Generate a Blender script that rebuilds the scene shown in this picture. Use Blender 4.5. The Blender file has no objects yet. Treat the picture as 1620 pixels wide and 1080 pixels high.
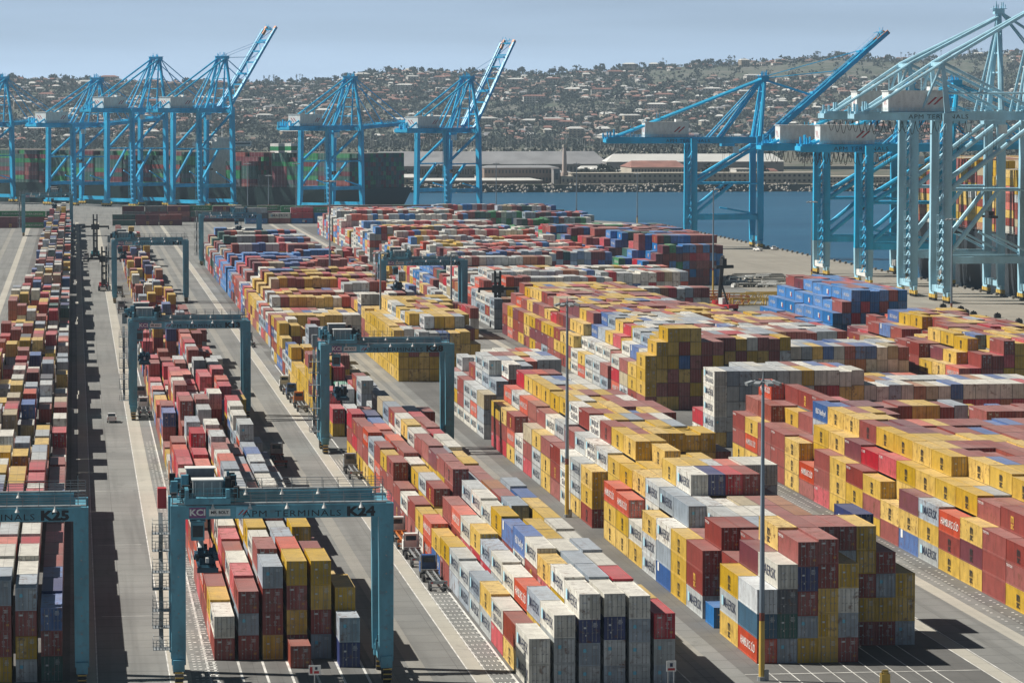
import bpy, math, random
from mathutils import Vector, Matrix
from mathutils.bvhtree import BVHTree
R = math.radians
rnd = random.Random(7)
scene = bpy.context.scene
C = scene.collection
# ------------------------------------------------------------------ camera, sky, sun, exposure
FPX, VPX, VPY, H = 5660.0, 117.0, 162.0, 66.0          # focal length in photo pixels, vanishing point of the rows, eye height
pitch = math.atan2(540 - VPY, FPX)
yaw = math.atan2(810 - VPX, math.hypot(FPX, 540 - VPY))
cam_d = bpy.data.cameras.new('camera')
cam = bpy.data.objects.new('camera', cam_d)
C.objects.link(cam)
cam.location = (0, 0, H)
cam.rotation_euler = (math.pi / 2 - pitch, 0, -yaw)
cam_d.lens = FPX / 1620 * 36
cam_d.sensor_width = 36
cam_d.clip_start = 1
cam_d.clip_end = 40000
scene.camera = cam
SUN_DIR = Vector((-0.87, 0.27, 1.0)).normalized()
sun_el = math.asin(SUN_DIR.z)
sun_az = math.atan2(SUN_DIR.x, SUN_DIR.y)               # from +Y, clockwise
world = bpy.data.worlds.new('World')
scene.world = world
world.use_nodes = True
wn = world.node_tree
sky = wn.nodes.new('ShaderNodeTexSky')
sky.sky_type = 'NISHITA'
sky.sun_disc = False
sky.sun_elevation = sun_el
sky.sun_rotation = sun_az
sky.altitude = 0
sky.air_density = 0.6
sky.dust_density = 0.1
sky.ozone_density = 4.0
bg = wn.nodes['Background']
tcw = wn.nodes.new('ShaderNodeTexCoord')                 # hazy marine air: the sky keeps its blue right down to the hills
lift = wn.nodes.new('ShaderNodeVectorMath'); lift.operation = 'ADD'; lift.inputs[1].default_value = (0, 0, 0.13)
nrm_ = wn.nodes.new('ShaderNodeVectorMath'); nrm_.operation = 'NORMALIZE'
wn.links.new(tcw.outputs['Generated'], lift.inputs[0]); wn.links.new(lift.outputs[0], nrm_.inputs[0]); wn.links.new(nrm_.outputs[0], sky.inputs[0])
sz_ = wn.nodes.new('ShaderNodeSeparateXYZ'); wn.links.new(tcw.outputs['Generated'], sz_.inputs[0])
hb = wn.nodes.new('ShaderNodeMapRange'); hb.interpolation_type = 'SMOOTHSTEP'; wn.links.new(sz_.outputs[2], hb.inputs[0])
for i_, v_ in ((1, 0.0), (2, 0.085), (3, 2.55), (4, 0.6)): hb.inputs[i_].default_value = v_
hm2 = wn.nodes.new('ShaderNodeVectorMath'); hm2.operation = 'SCALE'; wn.links.new(sky.outputs[0], hm2.inputs[0]); wn.links.new(hb.outputs[0], hm2.inputs['Scale'])
hs_w = wn.nodes.new('ShaderNodeHueSaturation'); hs_w.inputs['Saturation'].default_value = 0.62; hs_w.inputs['Hue'].default_value = 0.487; wn.links.new(hm2.outputs[0], hs_w.inputs['Color'])
cn = wn.nodes.new('ShaderNodeTexNoise'); cn.inputs['Scale'].default_value = 5.0; cn.inputs['Detail'].default_value = 6   # thin uneven cloud veil
cm = wn.nodes.new('ShaderNodeMapping'); cm.inputs['Scale'].default_value = (1, 1, 14); wn.links.new(tcw.outputs['Generated'], cm.inputs[0]); wn.links.new(cm.outputs[0], cn.inputs['Vector'])
cr_ = wn.nodes.new('ShaderNodeMapRange'); wn.links.new(cn.outputs[0], cr_.inputs[0])
for i_, v_ in ((1, 0.35), (2, 0.7), (3, 0.93), (4, 1.13)): cr_.inputs[i_].default_value = v_
cs_ = wn.nodes.new('ShaderNodeVectorMath'); cs_.operation = 'SCALE'; wn.links.new(hs_w.outputs[0], cs_.inputs[0]); wn.links.new(cr_.outputs[0], cs_.inputs['Scale'])
wn.links.new(cs_.outputs[0], bg.inputs[0])
bg.inputs[1].default_value = 0.05
sun_d = bpy.data.lights.new('sun', 'SUN')
sun_d.energy = 5.0
sun_d.angle = R(0.55)
sun_d.color = (1.0, 0.95, 0.87)
sun = bpy.data.objects.new('sun', sun_d)
C.objects.link(sun)
sun.rotation_euler = SUN_DIR.to_track_quat('Z', 'Y').to_euler()
scene.cycles.diffuse_bounces = 2
scene.cycles.max_bounces = 8
scene.cycles.transparent_max_bounces = 8
scene.view_settings.view_transform = 'Standard'
scene.view_settings.look = 'None'
scene.view_settings.exposure = 0.4
scene.view_settings.gamma = 1.0
scene.view_settings.use_curve_mapping = False
# ------------------------------------------------------------------ helpers
_f = Vector((math.sin(yaw) * math.cos(pitch), math.cos(yaw) * math.cos(pitch), -math.sin(pitch)))
_r = Vector((math.cos(yaw), -math.sin(yaw), 0))
_u = _r.cross(_f)
EYE = Vector((0, 0, H))
def at(px, py, z=0.0):            # photo pixel -> point at height z
    d = _f * FPX + _r * (px - 810) + _u * (540 - py)
    return EYE + d * ((z - H) / d.z)
def at_y(px, py, Y):              # photo pixel -> point at distance Y
    d = _f * FPX + _r * (px - 810) + _u * (540 - py)
    return EYE + d * (Y / d.y)
def proj(p):
    w = Vector(p) - EYE
    D = w.dot(_f)
    return 810 + FPX * w.dot(_r) / D, 540 - FPX * w.dot(_u) / D, D
class MB:
    def __init__(s): s.v = []; s.f = []; s.m = []
    def add(s, vs, fs, mi=0):
        b = len(s.v); s.v += [tuple(x) for x in vs]
        for q in fs: s.f.append(tuple(b + i for i in q)); s.m.append(mi)
    def box(s, cx, cy, cz, sx, sy, sz, mi=0, rz=0.0):      # cz = bottom
        c, n = math.cos(rz), math.sin(rz); vs = []
        for dz in (0, sz):
            for dx, dy in ((-1, -1), (1, -1), (1, 1), (-1, 1)):
                x, y = dx * sx / 2, dy * sy / 2
                vs.append((cx + x * c - y * n, cy + x * n + y * c, cz + dz))
        s.add(vs, BOXF, mi)
    def beam(s, p, q, w, h, mi=0, w2=None, h2=None):
        p, q = Vector(p), Vector(q); d = (q - p).normalized()
        up = Vector((0, 0, 1)) if abs(d.z) < 0.95 else Vector((1, 0, 0))
        a = d.cross(up).normalized(); b = a.cross(d).normalized(); vs = []
        for o, ww, hh in ((p, w, h), (q, w2 or w, h2 or h)):
            for i, j in ((-1, -1), (1, -1), (1, 1), (-1, 1)): vs.append(o + a * (i * ww / 2) + b * (j * hh / 2))
        s.add(vs, BOXF, mi)
    def cyl(s, p, q, r0, r1=None, n=8, mi=0):
        p, q = Vector(p), Vector(q); d = (q - p).normalized(); r1 = r0 if r1 is None else r1
        up = Vector((0, 0, 1)) if abs(d.z) < 0.95 else Vector((1, 0, 0))
        a = d.cross(up).normalized(); b = a.cross(d); vs = []
        for o, r in ((p, r0), (q, r1)):
            for k in range(n): t = 2 * math.pi * k / n; vs.append(o + a * (r * math.cos(t)) + b * (r * math.sin(t)))
        fs = [(k, (k + 1) % n, n + (k + 1) % n, n + k) for k in range(n)] + [tuple(range(n))[::-1], tuple(range(n, 2 * n))]
        s.add(vs, fs, mi)
    def quad(s, a, b, c, d, mi=0): s.add([a, b, c, d], [(0, 1, 2, 3)], mi)
    def sheet(s, x0, y0, x1, y1, z, mi=0): s.quad((x0, y0, z), (x1, y0, z), (x1, y1, z), (x0, y1, z), mi)
    def mesh(s, txt, M, mi=0):          # (verts, faces) through a matrix
        s.add([M @ Vector(v) for v in txt[0]], txt[1], mi)
    def data(s, name, mats):
        me = bpy.data.meshes.new(name); me.from_pydata(s.v, [], s.f)
        for m in mats: me.materials.append(m)
        if len(mats) > 1: me.polygons.foreach_set('material_index', s.m)
        me.update(); return me
    def build(s, name, mats, parent=None, loc=None, kind=None):
        if not isinstance(mats, (list, tuple)): mats = [mats]
        return link(name, s.data(name, mats), parent, loc, kind)
BOXF = [(0, 3, 2, 1), (4, 5, 6, 7), (0, 1, 5, 4), (1, 2, 6, 5), (2, 3, 7, 6), (3, 0, 4, 7)]
def link(name, me, parent=None, loc=None, kind=None):
    o = bpy.data.objects.new(name, me); C.objects.link(o)
    if parent: o.parent = parent
    if loc is not None: o.location = loc
    if kind: o['kind'] = kind
    return o
def tag(o, label, cat, group=None):
    o['label'] = label; o['category'] = cat
    if group: o['group'] = group
    return o
def thing(name, label, cat, loc=(0, 0, 0), rz=0.0, group=None):
    o = bpy.data.objects.new(name, None); C.objects.link(o)
    o.location = loc; o.rotation_euler = (0, 0, rz); o.empty_display_size = 0.5
    return tag(o, label, cat, group)
def copy_tree(o, parent=None):
    c = o.copy(); C.objects.link(c)
    if parent: c.parent = parent
    for ch in list(o.children): copy_tree(ch, c)
    return c
_tc = {}
def text(st, size=1.0, shear=0.0, bold=0.02, sp=1.0):   # centred flat lettering as (verts, faces) in its own XY plane
    k = (st, size, shear, bold, sp)
    if k not in _tc:
        cu = bpy.data.curves.new('lettering', 'FONT'); cu.body = st; cu.size = size; cu.shear = shear
        cu.offset = bold * size; cu.align_x = 'CENTER'; cu.align_y = 'CENTER'; cu.resolution_u = 2; cu.space_character = sp
        o = bpy.data.objects.new('lettering', cu); me = bpy.data.meshes.new_from_object(o)
        _tc[k] = ([tuple(v.co) for v in me.vertices], [tuple(p.vertices) for p in me.polygons])
        bpy.data.meshes.remove(me); bpy.data.objects.remove(o); bpy.data.curves.remove(cu)
    return _tc[k]
def onface(x, y, z, xd, yd, sx=1.0, sy=1.0):            # matrix: lettering's x along xd, y along yd
    xd, yd = Vector(xd), Vector(yd); n = xd.cross(yd)
    M = Matrix(((xd.x * sx, yd.x * sy, n.x, x), (xd.y * sx, yd.y * sy, n.y, y), (xd.z * sx, yd.z * sy, n.z, z), (0, 0, 0, 1)))
    return M
FRONT = ((1, 0, 0), (0, 0, 1)); LEFT = ((0, -1, 0), (0, 0, 1)); FLOOR = ((1, 0, 0), (0, 1, 0)); RIGHT = ((0, 1, 0), (0, 0, 1))
# ------------------------------------------------------------------ materials
def nodes(name):
    m = bpy.data.materials.new(name); m.use_nodes = True
    return m, m.node_tree.nodes, m.node_tree.links, m.node_tree.nodes['Principled BSDF']
def mth(n, l, op, a, b=None, c=None):
    x = n.new('ShaderNodeMath'); x.operation = op
    for i, v in enumerate((a, b, c)):
        if v is None: continue
        if isinstance(v, (int, float)): x.inputs[i].default_value = v
        else: l.new(v, x.inputs[i])
    return x.outputs[0]
def mixc(n, l, f, a, b, bt='MIX'):
    x = n.new('ShaderNodeMix'); x.data_type = 'RGBA'; x.blend_type = bt
    for i, v in ((0, f), (6, a), (7, b)):
        if isinstance(v, (int, float)): x.inputs[i].default_value = v
        elif isinstance(v, tuple): x.inputs[i].default_value = v if len(v) == 4 else v + (1,)
        else: l.new(v, x.inputs[i])
    return x.outputs[2]
def noise(n, l, sc, det=4, vec=None, rough=0.55, stretch=None):
    x = n.new('ShaderNodeTexNoise'); x.inputs['Scale'].default_value = sc; x.inputs['Detail'].default_value = det
    x.inputs['Roughness'].default_value = rough
    if vec is None:
        vec = n.new('ShaderNodeTexCoord').outputs['Object']
    if stretch:
        mp = n.new('ShaderNodeMapping'); mp.inputs['Scale'].default_value = stretch; l.new(vec, mp.inputs[0]); vec = mp.outputs[0]
    l.new(vec, x.inputs['Vector'])
    return x.outputs[0]
def ramp(n, l, f, a, b):
    x = n.new('ShaderNodeMapRange'); x.inputs[1].default_value = a; x.inputs[2].default_value = b; l.new(f, x.inputs[0]); return x.outputs[0]
def paint(name, col, rough=0.5, var=0.18, sc=0.6, metal=0.0, rust=0.0, stretch=(1, 1, 0.35)):
    m, n, l, b = nodes(name)
    f = noise(n, l, sc, 5, stretch=stretch)
    d = tuple(c * (1 - var * 1.6) for c in col); e = tuple(min(1, c * (1 + var)) for c in col)
    o = mixc(n, l, ramp(n, l, f, 0.3, 0.7), d, e)
    if rust:
        o = mixc(n, l, mth(n, l, 'MULTIPLY', ramp(n, l, noise(n, l, sc * 3, 6), 0.56, 0.68), rust), o, (0.13, 0.055, 0.03))
    l.new(o, b.inputs['Base Color']); b.inputs['Roughness'].default_value = rough; b.inputs['Metallic'].default_value = metal
    return m
M = {}
M['steel_blue'] = paint('steel_blue', (0.10, 0.31, 0.41), 0.45, 0.2, 0.5, rust=0.25)      # yard gantries
M['crane_blue'] = paint('crane_blue', (0.022, 0.44, 0.74), 0.45, 0.2, 0.15, rust=0.1)
M['crane_pale'] = paint('crane_pale', (0.36, 0.63, 0.76), 0.45, 0.2, 0.15, rust=0.1)
M['white'] = paint('white_paint', (0.74, 0.74, 0.71), 0.5, 0.1, 0.8, rust=0.2)
M['car_white'] = paint('car_white', (0.82, 0.82, 0.81), 0.3, 0.03)
M['line'] = paint('line_paint', (0.62, 0.61, 0.57), 0.7, 0.25, 0.4)
M['grey'] = paint('grey_metal', (0.26, 0.28, 0.29), 0.5, 0.2, 1.0, rust=0.3)
M['dark'] = paint('dark_rubber', (0.022, 0.023, 0.026), 0.7, 0.3, 1.0)
M['black'] = paint('black_lettering', (0.012, 0.013, 0.018), 0.6, 0.1)
M['navy'] = paint('navy_lettering', (0.015, 0.025, 0.07), 0.6, 0.1)
M['red'] = paint('red_paint', (0.45, 0.025, 0.03), 0.5)
M['magenta'] = paint('purple_paint', (0.22, 0.08, 0.22), 0.6)
M['yellow'] = paint('yellow_paint', (0.62, 0.42, 0.08), 0.55, 0.15)
M['brown'] = paint('brown_band', (0.2, 0.05, 0.03), 0.6)
M['pole'] = paint('galvanised_pole', (0.20, 0.25, 0.30), 0.45, 0.15, 0.5)
M['skyblue'] = paint('sky_blue_paint', (0.22, 0.55, 0.72), 0.5)
M['spreader'] = paint('dark_teal_paint', (0.012, 0.06, 0.10), 0.45)
M['deepblue'] = paint('deep_blue_paint', (0.02, 0.09, 0.28), 0.4)
M['teal'] = paint('teal_paint', (0.03, 0.28, 0.32), 0.45)
M['orange'] = paint('orange_paint', (0.55, 0.17, 0.03), 0.5)
M['green'] = paint('green_paint', (0.02, 0.24, 0.09), 0.5)
M['hull'] = paint('dark_hull', (0.035, 0.045, 0.055), 0.5, 0.25, 0.05)
M['hullgreen'] = paint('green_hull', (0.008, 0.032, 0.030), 0.5, 0.2, 0.05)
gm, n, l, b = nodes('dark_glass'); b.inputs['Base Color'].default_value = (0.02, 0.03, 0.04, 1); b.inputs['Roughness'].default_value = 0.1
M['glass'] = gm
# paving: large slabs with joints, stains and tyre marks
def paving(name, col, var, joint, jdark=0.55, tyre=0.25):
    m, n, l, b = nodes(name)
    tc = n.new('ShaderNodeTexCoord'); P = tc.outputs['Object']
    sx = n.new('ShaderNodeSeparateXYZ'); l.new(P, sx.inputs[0])
    f = noise(n, l, 0.035, 8, P, 0.65)
    f2 = noise(n, l, 1.3, 4, P)
    f3 = noise(n, l, 0.5, 3, P, stretch=(1, 0.02, 1))
    br = n.new('ShaderNodeTexBrick'); br.inputs['Scale'].default_value = 1.0; br.offset = 0.0
    br.inputs['Brick Width'].default_value = joint[0]; br.inputs['Row Height'].default_value = joint[1]; br.inputs['Mortar Size'].default_value = 0.0
    br.inputs['Color1'].default_value = (0.0, 0.0, 0.0, 1); br.inputs['Color2'].default_value = (1, 1, 1, 1); l.new(P, br.inputs['Vector'])
    o = mixc(n, l, ramp(n, l, f, 0.3, 0.72), tuple(c * (1 - var) for c in col), tuple(c * (1 + var) for c in col))
    o = mixc(n, l, mth(n, l, 'MULTIPLY', ramp(n, l, f3, 0.5, 0.72), tyre), o, tuple(c * 0.45 for c in col))
    o = mixc(n, l, mth(n, l, 'MULTIPLY', ramp(n, l, f2, 0.55, 0.75), 0.25), o, tuple(c * 0.6 for c in col))
    o = mixc(n, l, mth(n, l, 'MULTIPLY', ramp(n, l, noise(n, l, 0.33, 5, P, 0.6, (1, 0.35, 1)), 0.60, 0.72), 0.5), o, tuple(c * 0.45 for c in col))
    o = mixc(n, l, mth(n, l, 'MULTIPLY', br.outputs['Color'], 0.16), o, tuple(c * 0.55 for c in col))
    jy = mth(n, l, 'LESS_THAN', mth(n, l, 'FRACT', mth(n, l, 'DIVIDE', sx.outputs[1], joint[1])), 0.3 / joint[1])
    jx = mth(n, l, 'LESS_THAN', mth(n, l, 'FRACT', mth(n, l, 'DIVIDE', sx.outputs[0], joint[0])), 0.1 / joint[0])
    j = mth(n, l, 'MULTIPLY', mth(n, l, 'MAXIMUM', jy, jx), jdark)
    o = mixc(n, l, j, o, tuple(c * 0.4 for c in col))
    l.new(o, b.inputs['Base Color']); b.inputs['Roughness'].default_value = 0.85
    return m
M['road'] = paving('road_paving', (0.200, 0.201, 0.190), 0.28, (5.5, 6.1), 0.6, 0.55)
M['stackyard'] = paving('stacking_area_asphalt', (0.128, 0.126, 0.119), 0.28, (2.9, 6.2), 0.4, 0.35)
M['strip'] = paving('pale_concrete_strip', (0.40, 0.38, 0.325), 0.12, (9, 6.1), 0.3, 0.2)
M['strip2'] = paving('worn_concrete_strip', (0.26, 0.252, 0.225), 0.15, (9, 6.1), 0.3, 0.25)
M['apron'] = paving('quay_apron_concrete', (0.27, 0.25, 0.21), 0.15, (7, 9), 0.3, 0.3)
# ------------------------------------------------------------------ water, yard, quay
m, n, l, b = nodes('harbour_water')
b.inputs['Base Color'].default_value = (0.010, 0.055, 0.105, 1); b.inputs['Roughness'].default_value = 0.28; b.inputs['Specular IOR Level'].default_value = 0.28
bp = n.new('ShaderNodeBump'); bp.inputs['Strength'].default_value = 0.9; bp.inputs['Distance'].default_value = 1.0
P = n.new('ShaderNodeTexCoord').outputs['Object']
l.new(mth(n, l, 'ADD', noise(n, l, 0.12, 6, P, 0.7, (0.5, 1, 1)), mth(n, l, 'MULTIPLY', noise(n, l, 0.012, 3, P), 2.0)), bp.inputs['Height']); l.new(bp.outputs[0], b.inputs['Normal'])
l.new(mixc(n, l, ramp(n, l, noise(n, l, 0.006, 4, P, 0.6, (0.3, 1, 1)), 0.35, 0.7), (0.010, 0.085, 0.17), (0.022, 0.125, 0.225)), b.inputs['Base Color'])
w = MB(); w.sheet(-9000, -200, 9000, 12000, -5.0); w.build('water', m, kind='structure')
QU = Vector((0.7071, -0.7071, 0)); QV = Vector((0.7071, 0.7071, 0)); QO = Vector((79, 2250, 0))      # far quay: along, outwards, origin
def quay(t, o, z=0.0): q = QO + QU * t + QV * o; return Vector((q.x, q.y, z))
QX = 314.0
edge = [(-700, 250), (QX, 250), (QX, 1905), (300, 1960)] + [tuple(quay(t, 22)[:2]) for t in (190, -900)] + [(-700, 2750)]
yd = MB(); k = len(edge)
yd.add([(x, y, 0) for x, y in edge] + [(x, y, -7) for x, y in edge], [tuple(range(k))] + [(i, k + i, k + (i + 1) % k, (i + 1) % k) for i in range(k)])
yd.build('container_yard_ground', M['road'], kind='structure')
def strip(name, x0, x1, y0, y1, mat, z):
    s = MB(); s.sheet(x0, y0, x1, y1, z); return s.build(name, mat, kind='structure')
for x0, x1, y0, y1 in ((-18.6, -1.0, 395, 2000), (15.2, 33.6, 395, 1700), (49.4, 67.8, 300, 950), (76.5, 104.5, 300, 1000), (118.6, 188, 380, 1900), (189, 219, 720, 1100), (184, 234, 1250, 1900), (50, 90, 960, 1480)):
    strip('stacking_area', x0, x1, y0, y1, M['stackyard'], 0.01)
strip('quay_apron', 236, QX - 0.3, 260, 1900, M['apron'], 0.012)
for x0, x1, mt in ((10.4, 12.9, 'strip'), (34.4, 36.2, 'strip2'), (38.4, 40.3, 'strip2'), (45.1, 46.9, 'strip'), (0.2, 2.0, 'strip'), (-25.5, -23.3, 'strip'), (-33, -31, 'strip2'), (69.3, 71.2, 'strip2'), (104.6, 106.6, 'strip'), (114.2, 116.3, 'strip'), (72.6, 74.2, 'strip2')):
    strip('runway_strip', x0, x1, 300, 1990, M[mt], 0.02)
mk = MB()
for x in (44.95, 46.95, 69.2, 10.35, 2.05, 104.5, 106.7): mk.sheet(x, 300, x + 0.16, 1500, 0.03)
for x in (14.9, 49.6): mk.sheet(x, 330, x + 0.28, 900, 0.03)
for i in range(9): mk.sheet(79.4 + 2.44 * i + (12.4 if i > 4 else 0) * 0, 330, 79.55 + 2.44 * i, 411.5 if i < 5 else 424, 0.03)
for i in range(7):
    mk.sheet(76.5, 330 + 12.33 * i, 104.4, 330.3 + 12.33 * i, 0.031)
for i in range(7): mk.sheet(16 + 2.87 * i - 0.3, 330, 16.0 + 2.87 * i, 421, 0.03)
for i in range(6): mk.sheet(15.2, 335 + 12.33 * i, 33.4, 335.3 + 12.33 * i, 0.031)
for y in range(310, 1000, 25):
    mk.sheet(3.0, y, 9.5, y + 0.25, 0.03) if (y // 25) % 3 == 0 else None
# short dashes along the truck lanes
rr = random.Random(3)
for x0, x1, y0, y1 in ((13.2, 14.8, 330, 700), (14.9, 15.9, 400, 640), (117, 120.6, 400, 640)):
    y = y0
    while y < y1:
        for xx in [x0 + (x1 - x0) * t for t in (0.1, 0.5, 0.9)]:
            if rr.random() < 0.75: mk.sheet(xx, y, xx + 0.35, y + 0.5, 0.03)
        y += 1.9
for i in range(26): mk.mesh(text('K0%d' % (113 + i), 0.95, 0, 0.03, 1.5), onface(48.25, 401.5 + 3.22 * i, 0.032, *FLOOR, 0.8, 1.5))
for y in range(640, 660, 2):
    for k in range(4): mk.sheet(47.4 + k * 0.6, y, 47.65 + k * 0.6, y + 0.9, 0.031)
mk.build('pavement_markings', M['line'], kind='structure')
# ------------------------------------------------------------------ containers
CW, CL, HC, ST, BAY = 2.40, 12.19, 2.90, 2.60, 12.33
COL = {'Y': (0.63, 0.40, 0.035), 'M': (0.30, 0.056, 0.043), 'R': (0.50, 0.028, 0.045), 'O': (0.60, 0.095, 0.045), 'W': (0.70, 0.68, 0.60),
       'G': (0.50, 0.53, 0.53), 'S': (0.33, 0.39, 0.45), 'B': (0.055, 0.14, 0.38), 'N': (0.028, 0.045, 0.17), 'C': (0.016, 0.19, 0.52),
       'T': (0.03, 0.12, 0.10), 'E': (0.02, 0.26, 0.085), 'A': (0.19, 0.52, 0.38), 'L': (0.40, 0.16, 0.06), 'K': (0.10, 0.11, 0.13),
       'P': (0.50, 0.42, 0.27), 'J': (0.30, 0.06, 0.035), 'U': (0.17, 0.03, 0.045), 'H': (0.05, 0.13, 0.21), 'Z': (0.62, 0.66, 0.68)}
CNAME = {'Y': 'yellow', 'M': 'maroon', 'R': 'bright-red', 'O': 'orange-red', 'W': 'white', 'G': 'pale-grey', 'S': 'steel-grey', 'B': 'blue', 'N': 'navy', 'C': 'bright-blue',
         'T': 'dark-green', 'E': 'green', 'A': 'mint-green', 'L': 'brown', 'K': 'charcoal', 'P': 'tan', 'J': 'rust-red', 'U': 'dark-maroon', 'H': 'slate-blue', 'Z': 'plain-white'}
def wear(n, l, b, colour, rnd_out, P):
    """shared weathering: blotches, streaks, rust and roof dust over the container's own paint colour"""
    g = n.new('ShaderNodeNewGeometry'); sep = n.new('ShaderNodeSeparateXYZ'); l.new(g.outputs['Normal'], sep.inputs[0])
    roof = mth(n, l, 'GREATER_THAN', sep.outputs[2], 0.8)
    f = noise(n, l, 0.55, 5, P, 0.6)
    st = noise(n, l, 2.2, 3, P, 0.5, (1, 1, 0.06))
    big = noise(n, l, 0.13, 2, P)
    c = mixc(n, l, mth(n, l, 'MULTIPLY', ramp(n, l, f, 0.35, 0.75), 0.35), colour, (0.0, 0.0, 0.0), 'MIX')
    hs = n.new('ShaderNodeHueSaturation'); l.new(c, hs.inputs['Color'])
    l.new(mth(n, l, 'MULTIPLY_ADD', rnd_out, 0.35, 0.85), hs.inputs['Value']); l.new(mth(n, l, 'MULTIPLY_ADD', rnd_out, -0.25, 1.08), hs.inputs['Saturation'])
    c = mixc(n, l, mth(n, l, 'MULTIPLY', ramp(n, l, st, 0.52, 0.72), 0.3), hs.outputs[0], (0.055, 0.04, 0.032))
    c = mixc(n, l, mth(n, l, 'MULTIPLY', roof, mth(n, l, 'MULTIPLY_ADD', big, 0.30, 0.06)), c, (0.50, 0.46, 0.43))
    rt = mth(n, l, 'MULTIPLY', ramp(n, l, mth(n, l, 'MULTIPLY_ADD', rnd_out, 0.13, noise(n, l, 1.1, 6, P, 0.65)), 0.66, 0.76), mth(n, l, 'MULTIPLY', ramp(n, l, rnd_out, 0.3, 0.95), 0.8))
    c = mixc(n, l, rt, c, (0.16, 0.065, 0.03))
    l.new(c, b.inputs['Base Color']); b.inputs['Roughness'].default_value = 0.52
m, n, l, b = nodes('container_paint')
oi = n.new('ShaderNodeObjectInfo'); tc = n.new('ShaderNodeTexCoord')
ad = n.new('ShaderNodeVectorMath'); l.new(tc.outputs['Object'], ad.inputs[0]); l.new(oi.outputs['Location'], ad.inputs[1])
wear(n, l, b, oi.outputs['Color'], oi.outputs['Random'], ad.outputs[0]); M['cont'] = m
# painted stock of the far stacks: paint colour and age per container from mesh attributes, corrugation and door gear from the face UVs
m, n, l, b = nodes('stacked_container_paint')
a1 = n.new('ShaderNodeAttribute'); a1.attribute_name = 'paint'
a2 = n.new('ShaderNodeAttribute'); a2.attribute_name = 'age'
a3 = n.new('ShaderNodeAttribute'); a3.attribute_name = 'panel'
uv = n.new('ShaderNodeUVMap'); su = n.new('ShaderNodeSeparateXYZ'); l.new(uv.outputs[0], su.inputs[0]); U, V = su.outputs[0], su.outputs[1]
tc = n.new('ShaderNodeTexCoord')
door = mth(n, l, 'COMPARE', a3.outputs['Fac'], 1.0, 0.2)
def band(x, c0, hw): return mth(n, l, 'COMPARE', x, c0, hw)
rods = band(U, 0.14, 0.012)
for q in (0.36, 0.64, 0.86): rods = mth(n, l, 'MAXIMUM', rods, band(U, q, 0.012))
edge_ = mth(n, l, 'MAXIMUM', band(U, 0.5, 0.012), mth(n, l, 'MAXIMUM', mth(n, l, 'MAXIMUM', band(U, 0.0, 0.03), band(U, 1.0, 0.03)), mth(n, l, 'MAXIMUM', band(V, 0.0, 0.035), band(V, 1.0, 0.03))))
c = mixc(n, l, mth(n, l, 'MULTIPLY', mth(n, l, 'MULTIPLY', rods, door), 0.35), a1.outputs['Color'], (0.5, 0.5, 0.5))
c = mixc(n, l, mth(n, l, 'MULTIPLY', mth(n, l, 'MULTIPLY', edge_, mth(n, l, 'LESS_THAN', a3.outputs['Fac'], 2.5)), 0.45), c, (0.02, 0.018, 0.016))
wear(n, l, b, c, a2.outputs['Fac'], tc.outputs['Object']); M['stack'] = m
wv = mth(n, l, 'MULTIPLY', mth(n, l, 'SINE', mth(n, l, 'MULTIPLY', U, mth(n, l, 'MULTIPLY_ADD', door, -220.0, 270.0))), mth(n, l, 'LESS_THAN', a3.outputs['Fac'], 2.5))
bp = n.new('ShaderNodeBump'); bp.inputs['Strength'].default_value = 0.35; bp.inputs['Distance'].default_value = 0.05; l.new(wv, bp.inputs['Height']); l.new(bp.outputs[0], b.inputs['Normal'])

PAL = {'A': 'WWWWGGGGSSMMMMJJRRRROOYYYYBBNSTKP', 'B': 'WWWWGGGSSMMMMMMJJRRROOYYYYYBNL', 'C': 'WWWWWWGGGGSSYYYYYMMMMMMJRROOBBL', 'YM': 'YYYYYYYYYYMMMMMMMMMJUURSBOP', 'MSK': 'WWWWWWWGGGGGGSSSOMMRYBPL',
       'DX': 'YYYYYYYMMMMMMJGGWWSOBRN', 'BLUE': 'CCCCCCCCCCMMMURCCB', 'BM': 'CCCCCMMMMMUURBET', 'EV': 'MMMWWGEEEEECCBSUKTR', 'FAR': 'MMMMMUUWWGGBBNSSCCRRTYOP', 'YY': 'YYYYYYYYYYYYYMMGWJ', 'RS': 'YYYYYYYMMMJLWGOYP', 'LW': 'WWWWWGGGOOMRSCY', 'SHIP': 'UUUUKKTTTTTTEEEUUM'}
boxes = []          # dict per container
grid = {}
def put(blk, bay, colm, x, y, stack, L=CL, W=CW, face=0, tall=0.6, seed=None):
    z = 0.03
    for t, ch in enumerate(stack):
        h = HC if rnd.random() < tall else ST
        boxes.append(dict(b=blk, bay=bay, c=colm, t=t, n=len(stack), x=x, y=y, z=z, L=L, W=W, h=h, col=ch, a=rnd.random()))
        z += h + 0.03
    return z
def colours(pal, k, prev=None):
    s = ''
    for i in range(k):
        s += prev[min(i, len(prev) - 1)] if prev and rnd.random() < 0.25 else rnd.choice(PAL[pal])
    return s
def block(name, x0, cols, pitch, y0, nb, pal, prof, over=None, tall=0.6, bay=BAY, skip=()):
    """rows of stacks: prof(bay, col) -> tiers; over[(bay, col)] = colours from the ground up"""
    for k in range(nb):
        if k in skip: continue
        p = pal(k) if callable(pal) else pal
        prev = None
        for c in range(cols):
            s = (over or {}).get((k, c))
            if s is None:
                q = prof(k, c)
                s = colours(p, q, prev) if q > 0 else ''
            if s: put(name, k, c, x0 + c * pitch, y0 + k * bay, s, tall=tall)
            prev = s or prev
def table(rows):       # 'bay: col0 col1 ...' with '.' for "leave to the generator" and '-' for empty
    o = {}
    for k, r in rows.items():
        for c, s in enumerate(r.split()):
            if s != '.': o[(k, c)] = '' if s == '-' else s
    return o
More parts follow.
